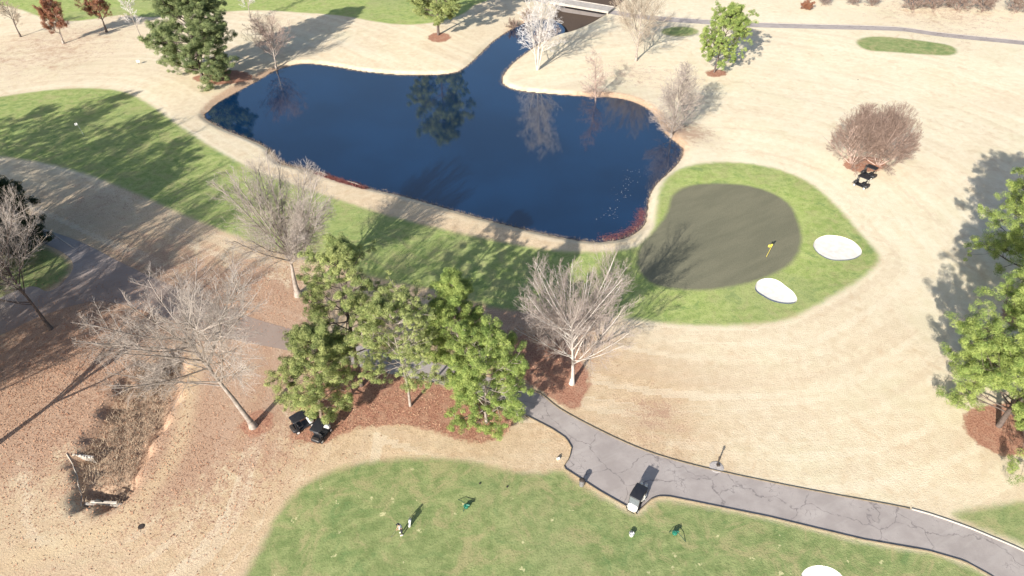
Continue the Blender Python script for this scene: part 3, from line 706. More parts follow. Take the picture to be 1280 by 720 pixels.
def with_leaves(acc, seed, nleaf, H, mat_tone=.5):
    """dead leaves that still hang among the twigs"""
    tr, cr = acc; rng = rs(seed); V = np.concatenate(cr.V); V = V[V[:, 2] > H * .25]; c = V[rng.randint(0, len(V), nleaf)]
    fo = Acc(); fo.add(*tufts(c, np.full(nleaf, .25), 5, .12, rng, rng.rand(nleaf), 1.0)); return fo
b1_ = bare(93, 11.5, .22, tl=.75, n=(14, 9, 7, 4), ratio=(.62, .5, .5, .45), t0=.25, twig=.018)
r1 = tree('oak_tree', (79,53), b1_, ('bark_grey', 'twig_pink'), 'pale oak keeping russet brown leaves in the top left row', group=GL_)
with_leaves(b1_, 1, 3600, 11.5).obj('foliage', 'russet', r1, attrs=True, smooth=False)
b2_ = bare(95, 11.5, .24, tl=.75, n=(13, 9, 6, 4), ratio=(.6, .5, .5, .45), t0=.3, twig=.018)
r2 = tree('oak_tree', (133,39), b2_, ('bark_dark', 'twig_brown'), 'dark-trunked oak with reddish leaves right of the pale russet oak', group=GL_)
with_leaves(b2_, 2, 2600, 11.5).obj('foliage', 'russet', r2, attrs=True, smooth=False)
tb = tree('bare_tree', (178,51), bare(97, 11.5, .14, tl=.85, n=(12, 7, 6, 4), ratio=(.4, .5, .5, .45), t0=.3, twig=.016, trop=(.02, .08, .05, .03)), ('bark_grey', 'twig_pale'),
     'slim pale bare tree between the reddish oak and the large pine', group=GL_)
again(tb, (314,27), rz=2, s=.95, label='slim bare tree beside the top fairway just right of the large pine')

# ---- near pines
GP = 'pines growing in the long mulch bed'
tree('pine_tree', (403,529), pine(101, 13.2, base=.18, width=.25, n_limb=44, r0=.22, clump=0.36, per=122, leaf=0.059, shape='round', dens=8), ('bark_pine', 'pine'), 'feathery low pine at the left end of the mulch bed above the parked cart', group=GP)
tree('pine_tree', (452,482), pine(103, 19, base=.28, width=.205, n_limb=38, r0=.30, clump=0.38, per=122, leaf=0.063, shape='round', dens=7), ('bark_dark', 'pine'), 'tallest pine of the row with an open crown and dark trunk', group=GP, lean=(.035, 0))
tree('pine_tree', (513,508), pine(107, 15.4, base=.38, width=.28, n_limb=40, r0=.17, clump=0.31, per=86, leaf=0.059, shape='round', dens=8), ('bark_grey', 'pine'), 'thin-crowned pine with a slim pale trunk in the middle of the row', group=GP)
tree('pine_tree', (574,486), pine(109, 15.4, base=.25, width=.185, n_limb=40, r0=.20, clump=0.44, per=159, leaf=0.063, shape='full', dens=7), ('bark_pine', 'pine_lush'), 'dense bright green pine behind the right end of the row', group=GP)
tree('pine_tree', (608,528), pine(113, 10.8, base=.10, width=.40, n_limb=40, r0=.20, clump=0.40, per=145, leaf=0.063, shape='flat', dens=8), ('bark_grey', 'pine_lush'), 'short wide bright green pine overhanging the cart path at the right end of the row', group=GP)
# ---- right-hand pines
GR = 'pines at the right edge'
tree('pine_tree', (1248,533), pine(127, 21.5, base=.10, width=.30, n_limb=100, r0=.30, clump=0.54, per=187, leaf=0.067, shape='full', dens=8), ('bark_dark', 'pine_lush'), 'large light green pine with a mulch bed at the lower right edge', group=GR)
tree('pine_tree', (1272,366), pine(131, 19.5, base=.16, width=.32, n_limb=100, r0=.28, clump=0.52, per=129, leaf=0.071, shape='full', dens=7), ('bark_dark', 'pine_lush'), 'light green pine cut by the right edge above the larger pine', group=GR)
# ---- far pines
tree('pine_tree', (254,101), pine(137, 24, base=.03, width=.265, n_limb=90, r0=.38, clump=0.63, per=137, leaf=0.110, shape='full', dens=8), ('bark_dark', 'pine_far'), 'large dark green pine branched to the ground left of the pond')
tree('pine_tree', (548,46), pine(139, 24, base=.16, width=.26, n_limb=60, r0=.34, clump=0.56, per=122, leaf=0.110, shape='round', dens=7), ('bark_dark', 'pine'), 'pine on the far bank cut by the top edge and mirrored in the pond')
tree('pine_tree', (893,88), pine(149, 12.8, base=.24, width=.36, n_limb=50, r0=.20, clump=0.39, per=93, leaf=0.078, shape='round', dens=7), ('bark_dark', 'pine_lush'), 'small round pine on a crooked leaning trunk beyond the green', lean=(.10, .03))
# ---- dark cedar
tree('cedar_tree', (14,322), pine(151, 12.5, base=.03, width=.36, n_limb=80, r0=.26, clump=0.53, per=79, leaf=0.104, shape='full', dens=7), ('bark_dark', 'cedar'), 'dark green rounded cedar at the left edge behind the bare tree')
# ---- trees outside the left edge whose long shadows cross the course
off = 'trees standing left of the view that throw shadows across the course'
lp = 'tall pine beyond the left edge of the view'; lb = 'leafless tree beyond the left edge of the view'
po = tree('pine_tree', None, pine(157, 26, base=.35, width=.20, n_limb=44, r0=.3, clump=0.50, per=32, leaf=0.112), ('bark_pine', 'pine'), lp, group=off, xy=(-87, 72))
for k, (x, y, s) in enumerate([(-97, 86, .95), (-76, 66, .9), (-110, 82, .9), (-68, 38, .85), (-79, 35, .9), (-90, 78, .95), (-82, 64, 1.0), (-101, 74, 1.0)]): again(po, xy=(x, y), rz=k * 1.7, s=s)
bo = tree('bare_tree', None, bare(163, 23, .42, tl=.58, n=(15, 11, 8, 5), ang=(40, 36, 38, 42), ratio=(.72, .45, .5, .45), t0=.3, wob=.05, twig=.011, env=(.62, .30, .38)), ('bark_dark', 'twig_grey'), lb, group=off, xy=(-54.5, 41.5))
for k, (x, y, s) in enumerate([(-68, 58, 1.05), (-64, 49, 1.0), (-76, 56, 1.1), (-69.5, 65, 1.0), (-72, 43, 1.0), (-80, 78, 1.05), (-67, 38, .95), (-84, 48, 1.0), (-78, 70, 1.05), (-88, 66, 1.0), (-74, 33, .95), (-93, 80, 1.0)]): again(bo, xy=(x, y), rz=k * 1.3 + .5, s=s)
# ---- trees just beyond the top edge
top = 'trees beyond the top edge of the view'
for k, (px, s) in enumerate([((30,-35), .8), ((95,-50), .9), ((640,-30), .6), ((1010,-60), .8), ((1250,-70), .9), ((820,-70), .9), ((430,-90), 1.0)]):
    again(bo, px, rz=k * 2.1, s=s, label='leafless tree beyond the top edge of the view', group=top)

# ---- shrubs and brush
def shrub(name, px, seed, H, mat, label, group=None, stems=9, twig=.013, foliage=None, wide=55):
    acc = bare(seed, H, .05, stems=stems, stem_ang=wide, tl=.9, n=(8, 6, 5, 3), ang=(40, 40, 40, 40), ratio=(.5, .5, .5, .5), t0=.15, twig=twig, trop=(.06, .04, .03, .02), wob=.15, crook=.1)
    x, y = g(*px); root = tag(empty(name, (x, y, hz(x, y))), label, 'shrub', group)
    acc[0].obj('stems', mat, root); acc[1].obj('twigs', mat, root)
    if foliage: with_leaves(acc, seed, 900, H * .2).obj('foliage', foliage, root, attrs=True, smooth=False)
    return root
sh = shrub('bare_shrub', (199,462), 201, 3.0, 'twig_grey', 'grey leafless brush filling the upper end of the ditch', stems=12, wide=60)
again(sh, (187,476), rz=2, s=.8, label='lower grey leafless brush in the middle of the ditch')
again(sh, (212,446), rz=4, s=.9, label='grey leafless brush at the head of the ditch beside the leaning tree')
sb = shrub('bare_shrub', (690,38), 205, 3.6, 'twig_brown', 'brown brush on the bank just below the bridge', 'brown brush along the pond arm', stems=10, twig=.02)
for k, (px, s, l) in enumerate([((676,49), .9, 'brown brush on the point side of the pond arm behind the white tree'), ((660,24), .8, 'brown brush on the left bank of the pond arm nearest the bridge'), ((640,33), .7, 'brown brush on the left bank of the pond arm farther from the bridge')]):
    again(sb, px, rz=k * 2.0 + 1, s=s, label=l)
gd = 'brown shrubs along the top right edge'
sr = shrub('bare_shrub', (1140,12), 209, 7.0, 'twig_brown', 'leftmost brown twiggy shrub of the clump at the top right edge', gd, stems=10, twig=.022)
for k, (px, s, l) in enumerate([((1166,11), 1.0, 'second brown twiggy shrub from the left in the top right clump'), ((1196,13), 1.05, 'third brown twiggy shrub from the left in the top right clump'), ((1228,14), .9, 'fourth brown twiggy shrub from the left in the top right clump'), ((1270,16), .8, 'brown twiggy shrub in the very top right corner'), ((1030,6), .55, 'low dark shrub at the top edge right of the red-leaved shrub'), ((1090,7), .6, 'dark brown shrub at the top edge between path and clump'), ((1066,6), .55, 'small dark brown shrub left of its twin at the top edge')]):
    again(sr, px, rz=k * 1.9, s=s, label=l)
shrub('red_shrub', (1008,12), 211, 2.4, 'twig_brown', 'low red-leaved shrub at the top edge beyond the path', None, stems=8, twig=.02, foliage='russet')

# ---- stuff: weeds in the ditch, reeds, leaves
def blades(name, pts, hh, wd, mat, label, cat, seed, lay=.5):
    rng = rs(seed); N = len(pts); z = height(pts[:, 0], pts[:, 1]); z = np.maximum(z, WZ)
    b0 = np.stack([pts[:, 0], pts[:, 1], z - .03], 1); a = rng.rand(N) * 6.28; h_ = hh * rng.uniform(.4, 1.2, N)
    tip = b0 + np.stack([np.cos(a) * lay * h_, np.sin(a) * lay * h_, h_], 1); a2 = rng.rand(N) * 6.28
    s_ = np.stack([np.cos(a2), np.sin(a2), 0 * a2], 1) * wd
    V = np.stack([b0 - s_, b0 + s_, tip], 1).reshape(-1, 3)
    return tag(mesh_np(name, V, [np.arange(3 * N).reshape(-1, 3)], mat), label, cat, None, 'stuff')
def inside(poly, n, seed, inset=0.0):
    rng = rs(seed); lo, hi = poly.min(0) - 1, poly.max(0) + 1; P = rng.uniform(lo, hi, (n, 2)); return P[sdf(P[:, 0], P[:, 1], poly) > inset]
WP = inside(DITCH, 12000, 3, .15); WP = WP[(np.abs(WP[:, 0] - PIT[0]) > 1.9) | (np.abs(WP[:, 1] - PIT[1] - .1) > .85)]
blades('dry_weeds', WP, .45, .022, 'weed', 'dry brown weeds matted over the ditch floor', 'weeds', 4, .8)
def along(line, n, seed, spread, off=0.0):
    rng = rs(seed); line = np.array(line); s = np.concatenate([[0], np.cumsum(np.linalg.norm(np.diff(line, axis=0), axis=1))])
    t = rng.uniform(0, s[-1], n); P = np.stack([np.interp(t, s, line[:, 0]), np.interp(t, s, line[:, 1])], 1)
    return P + rng.normal(0, spread, P.shape) + np.array([0, off])
blades('dry_reeds', along(gl([(337,188),(345,200),(358,206),(375,211),(392,216)], WZ), 500, 7, .25), .7, .02, 'weed', 'pale dry reeds along the near bank at the left of the pond', 'reeds', 8, .35)
blades('bank_grass', along(POND[6:], 9000, 17, .22), .28, .02, 'weed', 'dry grass fringe hanging along the shore of the pond', 'grass', 18, .7)
def leaves(name, P, size, mat, label, cat, seed, z0=None, tilt=.35):
    rng = rs(seed); N = len(P); z = height(P[:, 0], P[:, 1]) + .035 if z0 is None else np.full(N, z0)
    c = np.stack([P[:, 0], P[:, 1], z], 1); nr = nrm(np.stack([rng.normal(0, tilt, N), rng.normal(0, tilt, N), np.ones(N)], 1))
    u = nrm(np.cross(nr, rng.normal(size=nr.shape))); v = np.cross(nr, u); s = size * rng.uniform(.5, 1.4, (N, 1))
    V = np.stack([c - u * s, c + v * s * .6, c + u * s, c - v * s * .6], 1).reshape(-1, 3)
    return tag(mesh_np(name, V, [np.arange(4 * N).reshape(-1, 4)], mat), label, cat, None, 'stuff')
red = gl([(753,299),(775,296),(792,288),(801,276),(804,262)], WZ)
P = along(red, 3000, 21, .5); P = P[sdf(P[:, 0], P[:, 1], POND) > .05]
leaves('leaf_debris', P, .07, 'redleaf', 'reddish fallen leaves washed against the lower right shore of the pond', 'leaves', 22, WZ + .012, .15)
P = along(gl([(800,212),(783,228),(775,245),(765,262),(757,275)], WZ), 70, 23, .8)
leaves('floating_leaves', P, .07, 'speck', 'pale specks of leaves floating on the right part of the pond', 'leaves', 24, WZ + .012, .1)
P = np.concatenate([along(gl([(60,440),(140,425)]), 13000, 25, 6.5), along(gl([(330,380),(300,350)]), 3000, 26, 5), along(gl([(0,500),(100,560),(300,580)]), 7000, 27, 6), along(gl([(640,440),(690,430)]), 2500, 28, 3), inside(MULCH[0], 7000, 29)])
P = P[(sdf(P[:, 0], P[:, 1], ROAD) < -.1) | ((P[:, 0] < -6) & (rs(61).rand(len(P)) < .6))]; keep = sdf(P[:, 0], P[:, 1], TEE_LOW) < -.5; P = P[keep]
leaves('fallen_leaves', P, .09, 'leaf', 'brown fallen leaves scattered under the trees on the left', 'leaves', 30)
# drift of red-brown debris on the near bank
deb = gl([(395,218),(415,224),(430,229),(445,233),(456,237)], WZ)
P = along(deb, 2600, 31, .28); rng = rs(33); N = len(P)
blades('bank_debris', P, .42, .05, 'redleaf', 'red brown driftwood and brush heaped on the near bank of the pond', 'debris', 32, .9)
mbd = MB(); 
for (a, b_) in (((434,228), (457,236)), ((396,216), (412,221)), ((336,186), (333,196))):
    A0, B0 = g(*a, WZ), g(*b_, WZ); mbd.tube([(A0[0], A0[1], WZ + .25), ((A0[0] + B0[0]) / 2, (A0[1] + B0[1]) / 2, WZ + .38), (B0[0], B0[1], WZ + .2)], [.12, .1, .05], 7)
tag(mbd.build('driftwood', 'bark_grey', None, True), 'pale driftwood lying along the near bank of the pond', 'driftwood', None, 'stuff')

# ------------------------------------------------------------------ bridge and ditch masonry
p0 = np.array(g(686, 1)); p1 = np.array(g(764, 14)); d = p1 - p0; Lb = np.linalg.norm(d); rz = math.atan2(d[1], d[0]); mid = (p0 + p1) / 2
br = tag(empty('footbridge', (mid[0], mid[1], 0), rz), 'low flat concrete bridge carrying the far path over the pond arm', 'bridge')
MB().box((0, 0, .30), (Lb, 3.8, .32), bev=.03).build('deck', 'concrete', br)
MB().box((0, -2.02, .32), (Lb, .22, .55), bev=.03).build('parapet', 'concrete', br)
MB().box((0, 2.02, .32), (Lb, .22, .55), bev=.03).build('parapet', 'concrete', br)
for s_ in (-1, 1): MB().box((s_ * (Lb / 2 - .35), 0, -1.0), (.5, 3.4, 1.9), bev=.03).build('abutment', 'concrete', br)
hw = gl([(98,626),(151,628)]); d = hw[1] - hw[0]; L_ = np.linalg.norm(d); mid = hw.mean(0)
cw = tag(empty('culvert_headwall', (mid[0], mid[1], 0), math.atan2(d[1], d[0])), 'concrete headwall closing the near end of the ditch and shading it', 'headwall')
MB().box((0, 0, -1.08), (L_ + .3, .28, 2.1), bev=.02).build('wall', 'concrete', cw)
MB().box((.45, -.05, .02), (L_ * .62, .22, .10), bev=.02).build('coping', 'pale_kerb', cw)
MB().lathe([(.42, 0), (.42, .12)], n=18).build('pipe_mouth', 'dark_hole', cw).rotation_euler = (R(90), 0, 0)
bpy.data.objects[cw.name].children[-1].location = (.3, .27, -.8)
kl = smooth_line(gl([(83,567),(90,580),(96,600),(98,628)]))
mk = MB(); mk.tube([(x, y, hz(x, y) + .06) for x, y in kl], .045, 6)
tag(mk.build('drain_pipe', 'pale_kerb', None, True), 'thin pale pipe running down the left side of the ditch to the headwall', 'pipe')
c_ = g(105, 567); wr = tag(empty('stone_weir', (c_[0], c_[1], hz(*c_)), R(-8)), 'small weir of pale stones across the ditch', 'weir')
MB().box((0, -.1, .15), (2.0, .18, 1.2), bev=.02).build('slab', 'concrete', wr)
rng = random.Random(5)
for k in range(7): MB().box((-1.0 + k * .33, -.24 + rng.uniform(-.05, .05),   .78 + rng.uniform(-.1, .1)), (.14 + rng.random() * .15, .2, .18), rz=rng.random(), bev=.05).build('stone', 'pale_kerb', wr)
c_ = g(177, 659); dc = tag(empty('drain_cover', (c_[0], c_[1], hz(*c_))), 'small round dark iron drain cover in the dry grass', 'drain cover')
MB().lathe([(.30, -.05), (.30, .035), (.25, .05)], n=20).build('frame', 'iron', dc); MB().lathe([(.22, .04), (.22, .065)], n=20).build('lid', 'darkmetal', dc)

# ------------------------------------------------------------------ golf carts
def loft(mb, secs):
    """rounded body from cross-sections (x, half width, z0, z1)"""
    n = 12; vs = []
    for x, hw_, z0, z1 in secs:
        for i in range(n):
            a = 2 * math.pi * (i + .5) / n; cx = math.copysign(abs(math.cos(a)) ** .45, math.cos(a)); cz = math.copysign(abs(math.sin(a)) ** .45, math.sin(a))
            vs.append((x, hw_ * cx, (z0 + z1) / 2 + (z1 - z0) / 2 * cz))
    K = len(secs); fs = [(k * n + i, k * n + (i + 1) % n, (k + 1) * n + (i + 1) % n, (k + 1) * n + i) for k in range(K - 1) for i in range(n)]
    fs += [tuple(range(n - 1, -1, -1)), tuple((K - 1) * n + i for i in range(n))]; mb.add(vs, fs); return mb
def cart(px, fwd, body, label, seatm='seat', xy=None, rear=None):
    x, y = g(*px); rz = math.atan2(fwd[1], fwd[0])
    t = tag(empty('golf_cart', (x, y, hz(x, y) + .02), rz), label, 'golf cart')
    MB().box((0, 0, .30), (1.75, 1.02, .10), bev=.03).build('chassis', 'black', t)
    loft(MB(), [(.66, .46, .40, .90), (.84, .50, .34, .88), (1.02, .48, .30, .80), (1.14, .38, .32, .68), (1.20, .24, .36, .56)]).build('front_cowl', body, t, True)
    loft(MB(), [(-1.20, .46, .36, .66), (-1.10, .55, .30, .72), (-.6, .56, .30, .74), (-.45, .52, .34, .70)]).build('rear_body', rear or body, t, True)
    se = MB().box((-.28, 0, .72), (.50, 1.04, .14), bev=.05).build('seat', seatm, t); MB().box((-.55, 0, 1.0), (.12, 1.0, .42), bev=.05, ry=R(-10)).build('backrest', seatm, t)
    rf = loft(MB(), [(-.98, .50, 1.80, 1.86), (-.90, .58, 1.78, 1.89), (0, .60, 1.80, 1.92), (.68, .58, 1.78, 1.89), (.76, .50, 1.80, 1.86)]).build('roof', 'black', t, True)
    for sx, sy, x1 in ((.62, 1, .70), (.62, -1, .70), (-.85, 1, -.80), (-.85, -1, -.80)):
        MB().tube([(x1 if sx < 0 else .78, sy * .50, .70), (sx, sy * .52, 1.82)], .022, 6).build('roof_post', 'darkmetal', t)
    MB().box((.72, 0, 1.38), (.02, .96, .78), ry=R(-8)).build('windscreen', 'glass', t)
    stw = MB(); rr = .17
    stw.tube([(.42 + rr * .5 * math.cos(a), .27 + rr * math.sin(a), 1.02 - rr * .8 * math.cos(a)) for a in [i * math.pi / 8 for i in range(17)]], .015, 5, False)
    stw.tube([(.42, .27, 1.02), (.66, .27, .80)], .02, 6); stw.build('steering_wheel', 'black', t)
    MB().box((-1.05, 0, .80), (.32, .86, .05), bev=.02).build('bag_rack', 'darkmetal', t)
    MB().box((1.26, 0, .34), (.05, .80, .10), bev=.02).build('bumper', 'rubber', t)
    for sx in (.80, -.78):
        for sy in (-1, 1):
            wh = empty('wheel', (sx, sy * .50, .23)); wh.parent = t; wh.rotation_euler = (R(90), 0, 0)
            MB().lathe([(.16, -.09), (.215, -.08), (.23, -.05), (.23, .05), (.215, .08), (.16, .09)], n=18).build('tyre', 'rubber', wh, True)
            MB().lathe([(.12, -.095), (.15, -.10), (.15, .10), (.12, .095)], n=14).build('rim', 'white', wh)
    for sy in (-1, 1): MB().lathe([(.0, 0), (.05, .0), (.045, .03)], (0, 0, 0), n=10).build('headlight', 'glass', t).location = (1.16, sy * .33, .62)
    return t
def bag(loc, rz, mat, label, tilt=R(12)):
    b = tag(empty('golf_bag', loc, rz), label, 'golf bag'); b.rotation_euler = (0, tilt, rz)
    MB().lathe([(.10, 0), (.125, .03), (.12, .35), (.13, .80), (.125, .86)], n=14).build('bag_body', mat, b, True)
    MB().box((.13, 0, .35), (.09, .18, .36), bev=.03).build('pocket', 'black', b)
    rg = random.Random(int(abs(loc[0]) * 100))
    for k in range(5):
        a = k * 1.3; x0, y0 = .06 * math.cos(a), .06 * math.sin(a); h = .98 + rg.random() * .12
        c = MB().tube([(x0, y0, .6), (x0 * 1.5, y0 * 1.5, h)], .008, 5); c.box((x0 * 1.5 + .03, y0 * 1.5, h), (.09, .035, .05), bev=.01); c.build('club', 'steel', b)
    return b
cx, cy = g(795, 634)
c1 = cart((795,630), (-.55, -.83), 'white', 'white golf cart with a black roof parked in the lay-by of the path')
fx, fy = -.552, -.834; x, y = c1.location[:2]; hz0 = hz(x, y)
for s_, m_, l_ in ((.24, 'whitecloth', 'white golf bag strapped on the left rear of the cart in the lay-by'), (-.24, 'white', 'white golf bag strapped on the right rear of the cart in the lay-by')):
    bag((x - fx * 1.08 - fy * s_, y - fy * 1.08 + fx * s_, hz0 + .84), math.atan2(fy, fx) + math.pi, m_, l_)
cart((403,546), (.35, .94), 'white', 'golf cart with black roof and white nose at the foot of the feathery pine', 'black', rear='black')
cart((379,535), (.75, .65), 'white', 'golf cart half hidden below the left side of the feathery pine', 'black', rear='black')
cart((1085,220), (-.62, .78), 'black', 'upper black-roofed golf cart beside the two myrtles', 'black')
cart((1076,232), (-.66, .75), 'black', 'lower black-roofed golf cart beside the two myrtles', 'black')

# ------------------------------------------------------------------ golfer
def skin_mesh(name, joints, edges, mat, parent, sub=2):
    me = bpy.data.meshes.new(name); me.from_pydata([j[:3] for j in joints], edges, [])
    o = bpy.data.objects.new(name, me); COL.objects.link(o)
    md = o.modifiers.new('skin', 'SKIN'); md.use_smooth_shade = True
    for i, v in enumerate(me.skin_vertices[0].data):
        r = joints[i][3]; v.radius = (r, joints[i][4] if len(joints[i]) > 4 else r); v.use_root = (i == 0)
    sb = o.modifiers.new('sub', 'SUBSURF'); sb.levels = sub; sb.render_levels = sub
    dg = bpy.context.evaluated_depsgraph_get(); dg.update(); nm = bpy.data.meshes.new_from_object(o.evaluated_get(dg))
    bpy.data.objects.remove(o); nm.name = name; nm.materials.clear(); nm.materials.append(M[mat])
    for p in nm.polygons: p.use_smooth = True
    o = bpy.data.objects.new(name, nm); COL.objects.link(o); o.parent = parent
    return o
px_, py_ = g(503, 669)
pe = tag(empty('person', (px_, py_, hz(px_, py_) + .01), R(200)), 'golfer in a white shirt and dark trousers standing on the green turf holding a club', 'person')
#  x forward, y left
J = [(0, 0, .95, .13), (.02, 0, 1.12, .125), (.08, 0, 1.32, .15), (.12, 0, 1.46, .10), (.16, 0, 1.53, .055), (.19, 0, 1.62, .085), (.205, 0, 1.69, .09),
     (.02, .12, .90, .095), (.05, .14, .50, .062), (-.01, .15, .10, .045), (.13, .16, .04, .04),
     (.02, -.12, .90, .095), (.05, -.14, .50, .062), (-.01, -.15, .10, .045), (.13, -.16, .04, .04),
     (.12, .19, 1.42, .06), (.19, .21, 1.14, .045), (.38, .05, .96, .030),
     (.12, -.19, 1.42, .06), (.19, -.21, 1.14, .045), (.39, -.05, .92, .030)]
E_ = [(0,1),(1,2),(2,3),(3,4),(4,5),(5,6),(0,7),(7,8),(8,9),(9,10),(0,11),(11,12),(12,13),(13,14),(3,15),(15,16),(16,17),(3,18),(18,19),(19,20)]
for hi, s_ in ((17, 1), (20, -1)):   # hands: palm, four curled fingers, thumb
    hx, hy, hz_ = J[hi][:3]; b = len(J)
    J.append((hx + .05, hy - s_ * .02, hz_ - .05, .030)); E_.append((hi, b))
    for k in range(4):
        n0 = len(J); J.append((hx + .08 - k * .012, hy - s_ * .035, hz_ - .07 - k * .018, .009)); J.append((hx + .07 - k * .012, hy - s_ * .06, hz_ - .09 - k * .018, .008)); E_ += [(b, n0), (n0, n0 + 1)]
    n0 = len(J); J.append((hx + .06, hy + s_ * .01, hz_ - .08, .010)); J.append((hx + .07, hy - s_ * .015, hz_ - .115, .009)); E_ += [(b, n0), (n0, n0 + 1)]
skin_mesh('body', J, E_, 'skin', pe)
def sub(ids, grow_, extra=()):
    m = {i: k for k, i in enumerate(ids)}; return [(*J[i][:3], J[i][3] + grow_) for i in ids], [(m[a], m[b]) for a, b in E_ if a in m and b in m]
jj, ee = sub([0, 1, 2, 3, 15, 16, 18, 19], .016); skin_mesh('shirt', jj, ee, 'shirt', pe)
jj, ee = sub([0, 7, 8, 9, 11, 12, 13], .018); skin_mesh('trousers', jj, ee, 'trousers', pe)
for s_ in (1, -1): loft(MB(), [(-.07, .03, 0, .09), (-.04, .045, 0, .11), (.08, .05, 0, .09), (.19, .045, 0, .06), (.22, .02, 0, .04)]).build('shoe', 'white', pe, True).location = (0, s_ * .155, 0)
cp = MB().lathe([(.0, .10), (.06, .095), (.098, .06), (.105, .0), (.10, -.01)][::-1], n=16); cp.box((.13, 0, .0), (.12, .14, .015), bev=.004); c__ = cp.build('cap', 'black', pe, True); c__.location = (.205, 0, 1.72); c__.rotation_euler = (0, R(14), 0)
MB().lathe([(.0, .03), (.082, .03), (.098, -.03), (.08, -.09), (.0, -.09)][::-1], n=14).build('hair', 'hair', pe, True).location = (.185, 0, 1.68)
fc = MB(); fc.box((.292, 0, 1.655), (.03, .022, .04), bev=.008); fc.build('nose', 'skin', pe)
for s_ in (1, -1): MB().box((.285, s_ * .032, 1.68), (.012, .02, .01), bev=.003).build('eye', 'hair', pe); MB().box((.195, s_ * .092, 1.665), (.035, .018, .055), bev=.008).build('ear', 'skin', pe)
MB().box((.288, 0, 1.615), (.01, .045, .01), bev=.003).build('mouth', 'redleaf', pe)
a = R(200); ca, sa_ = math.cos(a), math.sin(a)
cl = tag(empty('golf_club', (px_, py_, hz(px_, py_) + .01), a), 'golf club held by the golfer', 'golf club')
MB().tube([(.43, 0, .95), (.95, 0, .06)], .009, 6).build('shaft', 'steel', cl); MB().tube([(.43, 0, .95), (.56, 0, .72)], .014, 6).build('grip', 'black', cl); MB().box((.98, -.03, .04), (.03, .10, .06), bev=.01).build('club_head', 'steel', cl)
x, y = g(512, 660); bag((x, y, hz(x, y)), R(60), 'whitecloth', 'white and black golf bag standing in the shadow of the golfer', R(14))

# ------------------------------------------------------------------ flags and small furniture
def flag(px, cloth, lean, label, side=1, H=2.2):
    x, y = g(*px); t = tag(empty('golf_flag', (x, y, hz(x, y) + .02)), label, 'flag')
    tx, ty = lean
    MB().tube([(0, 0, -.1), (tx * H, ty * H, H)], .022, 8).build('pole', 'yellow' if cloth == 'yellow' else 'white', t)
    V = []; nx2, nz2 = 8, 6
    for k in range(2):
        for i in range(nx2 + 1):
            for j in range(nz2 + 1):
                u, v = i / nx2, j / nz2; V.append((tx * H + side * .52 * u, ty * H + .07 * math.sin(u * 7 + v) + .008 * k, H - .02 - .42 * v - .12 * u * u))
    n1 = (nx2 + 1) * (nz2 + 1); F = [(k * n1 + i * (nz2 + 1) + j, k * n1 + (i + 1) * (nz2 + 1) + j, k * n1 + (i + 1) * (nz2 + 1) + j + 1, k * n1 + i * (nz2 + 1) + j + 1) for k in range(2) for i in range(nx2) for j in range(nz2)]
    MB().add(V, F).build('flag_cloth', cloth, t, True)
    MB().lathe([(.07, .0), (.07, .012)], n=14).build('cup', 'darkmetal', t)
flag((958,320), 'yellow', (.18, 0), 'yellow flag on a thin pole on the grey brown putting green', -1)
flag((105,170), 'whitecloth', (-.12, 0), 'white flag on a pole on the shaded left fairway', -1, 2.4)
# bin beside the lay-by
x, y = g(727, 607); bn = tag(empty('litter_bin', (x, y, hz(x, y)), R(20)), 'grey litter bin standing on the turf at the kerb of the lay-by', 'bin')
MB().lathe([(.20, 0), (.23, .05), (.26, .78), (.28, .80), (.28, .86)], n=16).build('drum', 'grey', bn, True); MB().lathe([(.28, .86), (.29, .90), (.22, .98), (.05, 1.0)], n=16).build('lid', 'darkmetal', bn, True)
for k in range(3): MB().lathe([(.262 - .01 * (2 - k), .2 + .22 * k), (.272 - .01 * (2 - k), .23 + .22 * k), (.262 - .01 * (2 - k), .26 + .22 * k)], n=16).build('hoop', 'steel', bn)
# marker post in a gravel ring
x, y = g(897, 580); ps = tag(empty('marker_post', (x, y, hz(x, y)), 0), 'dark post with a short arm standing in a round gravel patch by the path', 'post')
MB().box((0, 0, .65), (.11, .11, 1.4), bev=.02).build('post', 'darkmetal', ps); MB().box((0, -.02, 1.22), (.22, .16, .24), bev=.03).build('post_head', 'darkmetal', ps)
MB().box((.05, -.1, .10), (.34, .30, .2), bev=.04).build('foot', 'darkmetal', ps)
V = [(0, 0, .035)]; n = 24
rg = random.Random(2)
for k, (rr, zz) in enumerate(((.35, .045), (.62, .04), (.72, .0))): V += [(rr * (1 + rg.uniform(-.05, .05)) * math.cos(2 * math.pi * i / n), rr * (1 + rg.uniform(-.05, .05)) * math.sin(2 * math.pi * i / n), zz) for i in range(n)]
F = [(0, 1 + i, 1 + (i + 1) % n) for i in range(n)] + [(1 + k * n + i, 1 + (k + 1) * n + i, 1 + (k + 1) * n + (i + 1) % n, 1 + k * n + (i + 1) % n) for k in range(2) for i in range(n)]
x2, y2 = g(896, 583); gr_ = MB().add(V, F).build('gravel_patch', 'gravel'); gr_.location = (x2, y2, hz(x2, y2) + .02); tag(gr_, 'round patch of grey gravel round the foot of the marker post', None, None, 'structure')
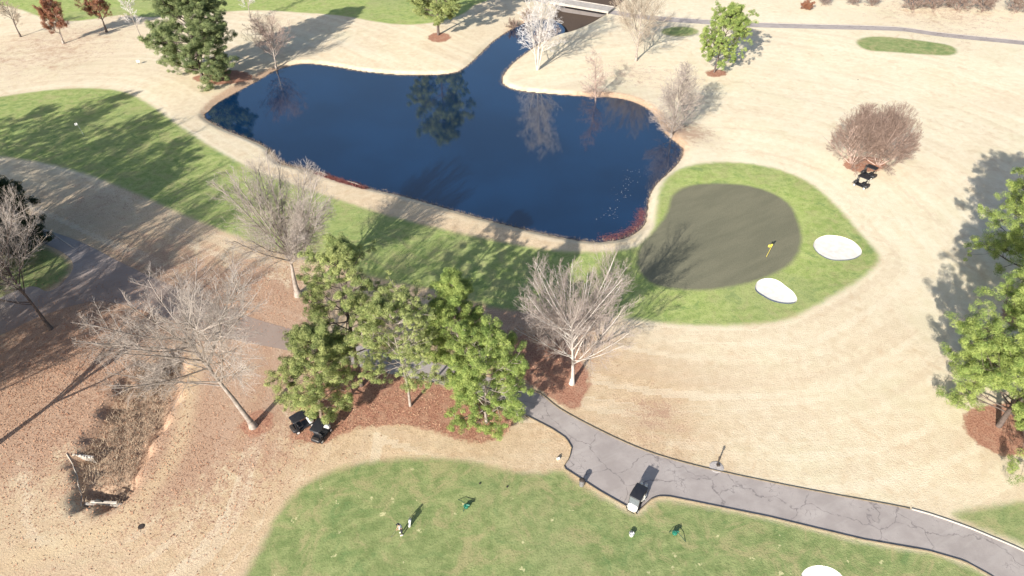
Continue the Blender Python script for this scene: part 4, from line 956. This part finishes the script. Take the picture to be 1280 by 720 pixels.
# green bag stands
def stand(px, angs, label):
    x, y = g(*px); t = tag(empty('range_stand', (x, y, hz(x, y))), label, 'stand', 'green stands on the practice turf')
    MB().lathe([(.20, .10), (.24, .14), (.24, .34), (.20, .38)], n=16).build('basket', 'greenp', t, True)
    MB().tube([(.0, 0, 0), (0, 0, .60)], .03, 8).build('post', 'darkgreen', t)
    MB().box((.18, .0, .45), (.38, .16, .16), rz=angs[0] + .6, bev=.04).build('tray', 'greenp', t)
    for k, a in enumerate(angs):
        L = (1.15, .95, .5)[k]; MB().tube([(0, 0, .55), (L * math.cos(a) * .6, L * math.sin(a) * .6, .40), (L * math.cos(a), L * math.sin(a), .03)], .026, 6).build('leg', 'darkgreen', t)
stand((843,668), (R(-42), R(40), R(160)), 'green metal stand with splayed legs on the turf right of the parked cart')
stand((583,636), (R(135), R(40), R(240)), 'green metal stand with splayed legs on the turf right of the golfer')
# white pail and small marker
x, y = g(789, 670); pl_ = tag(empty('ball_bucket', (x, y, hz(x, y)), 0), 'white range bucket on the turf below the parked cart', 'bucket')
MB().lathe([(.17, 0), (.20, .03), (.23, .38), (.24, .40), (.22, .41), (.20, .38), (.18, .30)], n=18).build('pail', 'white', pl_, True)
MB().lathe([(.19, .33), (.12, .36), (.02, .37)], n=14).build('balls', 'whitecloth', pl_, True); MB().tube([(.23, 0, .38), (.3, .0, .30), (.26, .15, .2), (.1, .26, .16), (-.1, .26, .16), (-.26, .15, .2), (-.23, 0, .38)], .01, 5).build('handle', 'darkmetal', pl_)
MB().box((.0, .16, .22), (.34, .12, .40), bev=.04).build('shadow_block', 'black', pl_)  # black block standing in for the shadow cast by the bucket
x, y = g(698, 574); mk_ = tag(empty('tee_marker', (x, y, hz(x, y)), R(30)), 'small white and brown marker block in the dry grass left of the lay-by', 'marker')
MB().box((0, 0, .14), (.34, .22, .26), bev=.05).build('block', 'white', mk_); MB().box((.06, .12, .16), (.30, .10, .30), bev=.03).build('back_plate', 'iron', mk_)
x, y = g(174, 81); sg = tag(empty('yardage_sign', (x, y, hz(x, y)), 0), 'tiny white sign on a post in the dry grass left of the large pine', 'sign')
MB().box((0, 0, .3), (.06, .06, .7)).build('post', 'darkmetal', sg); MB().box((0, -.05, .65), (.7, .05, .5), bev=.02).build('board', 'white', sg)
for px, l in (((1073,98), 'tiny dark stake on the pale fairway above the myrtles'), ((600,606), 'small dark stake on the turf above the nearer green stand'), ((634,610), 'small dark stake on the turf right of its twin above the green stand')):
    x, y = g(*px); st_ = tag(empty('stake', (x, y, hz(x, y))), l, 'stake'); MB().lathe([(.07, -.1), (.08, .08), (.05, .12)], n=10).build('stake_shaft', 'darkmetal', st_); MB().lathe([(.095, .07), (.095, .10)], n=10).build('stake_cap', 'black', st_)
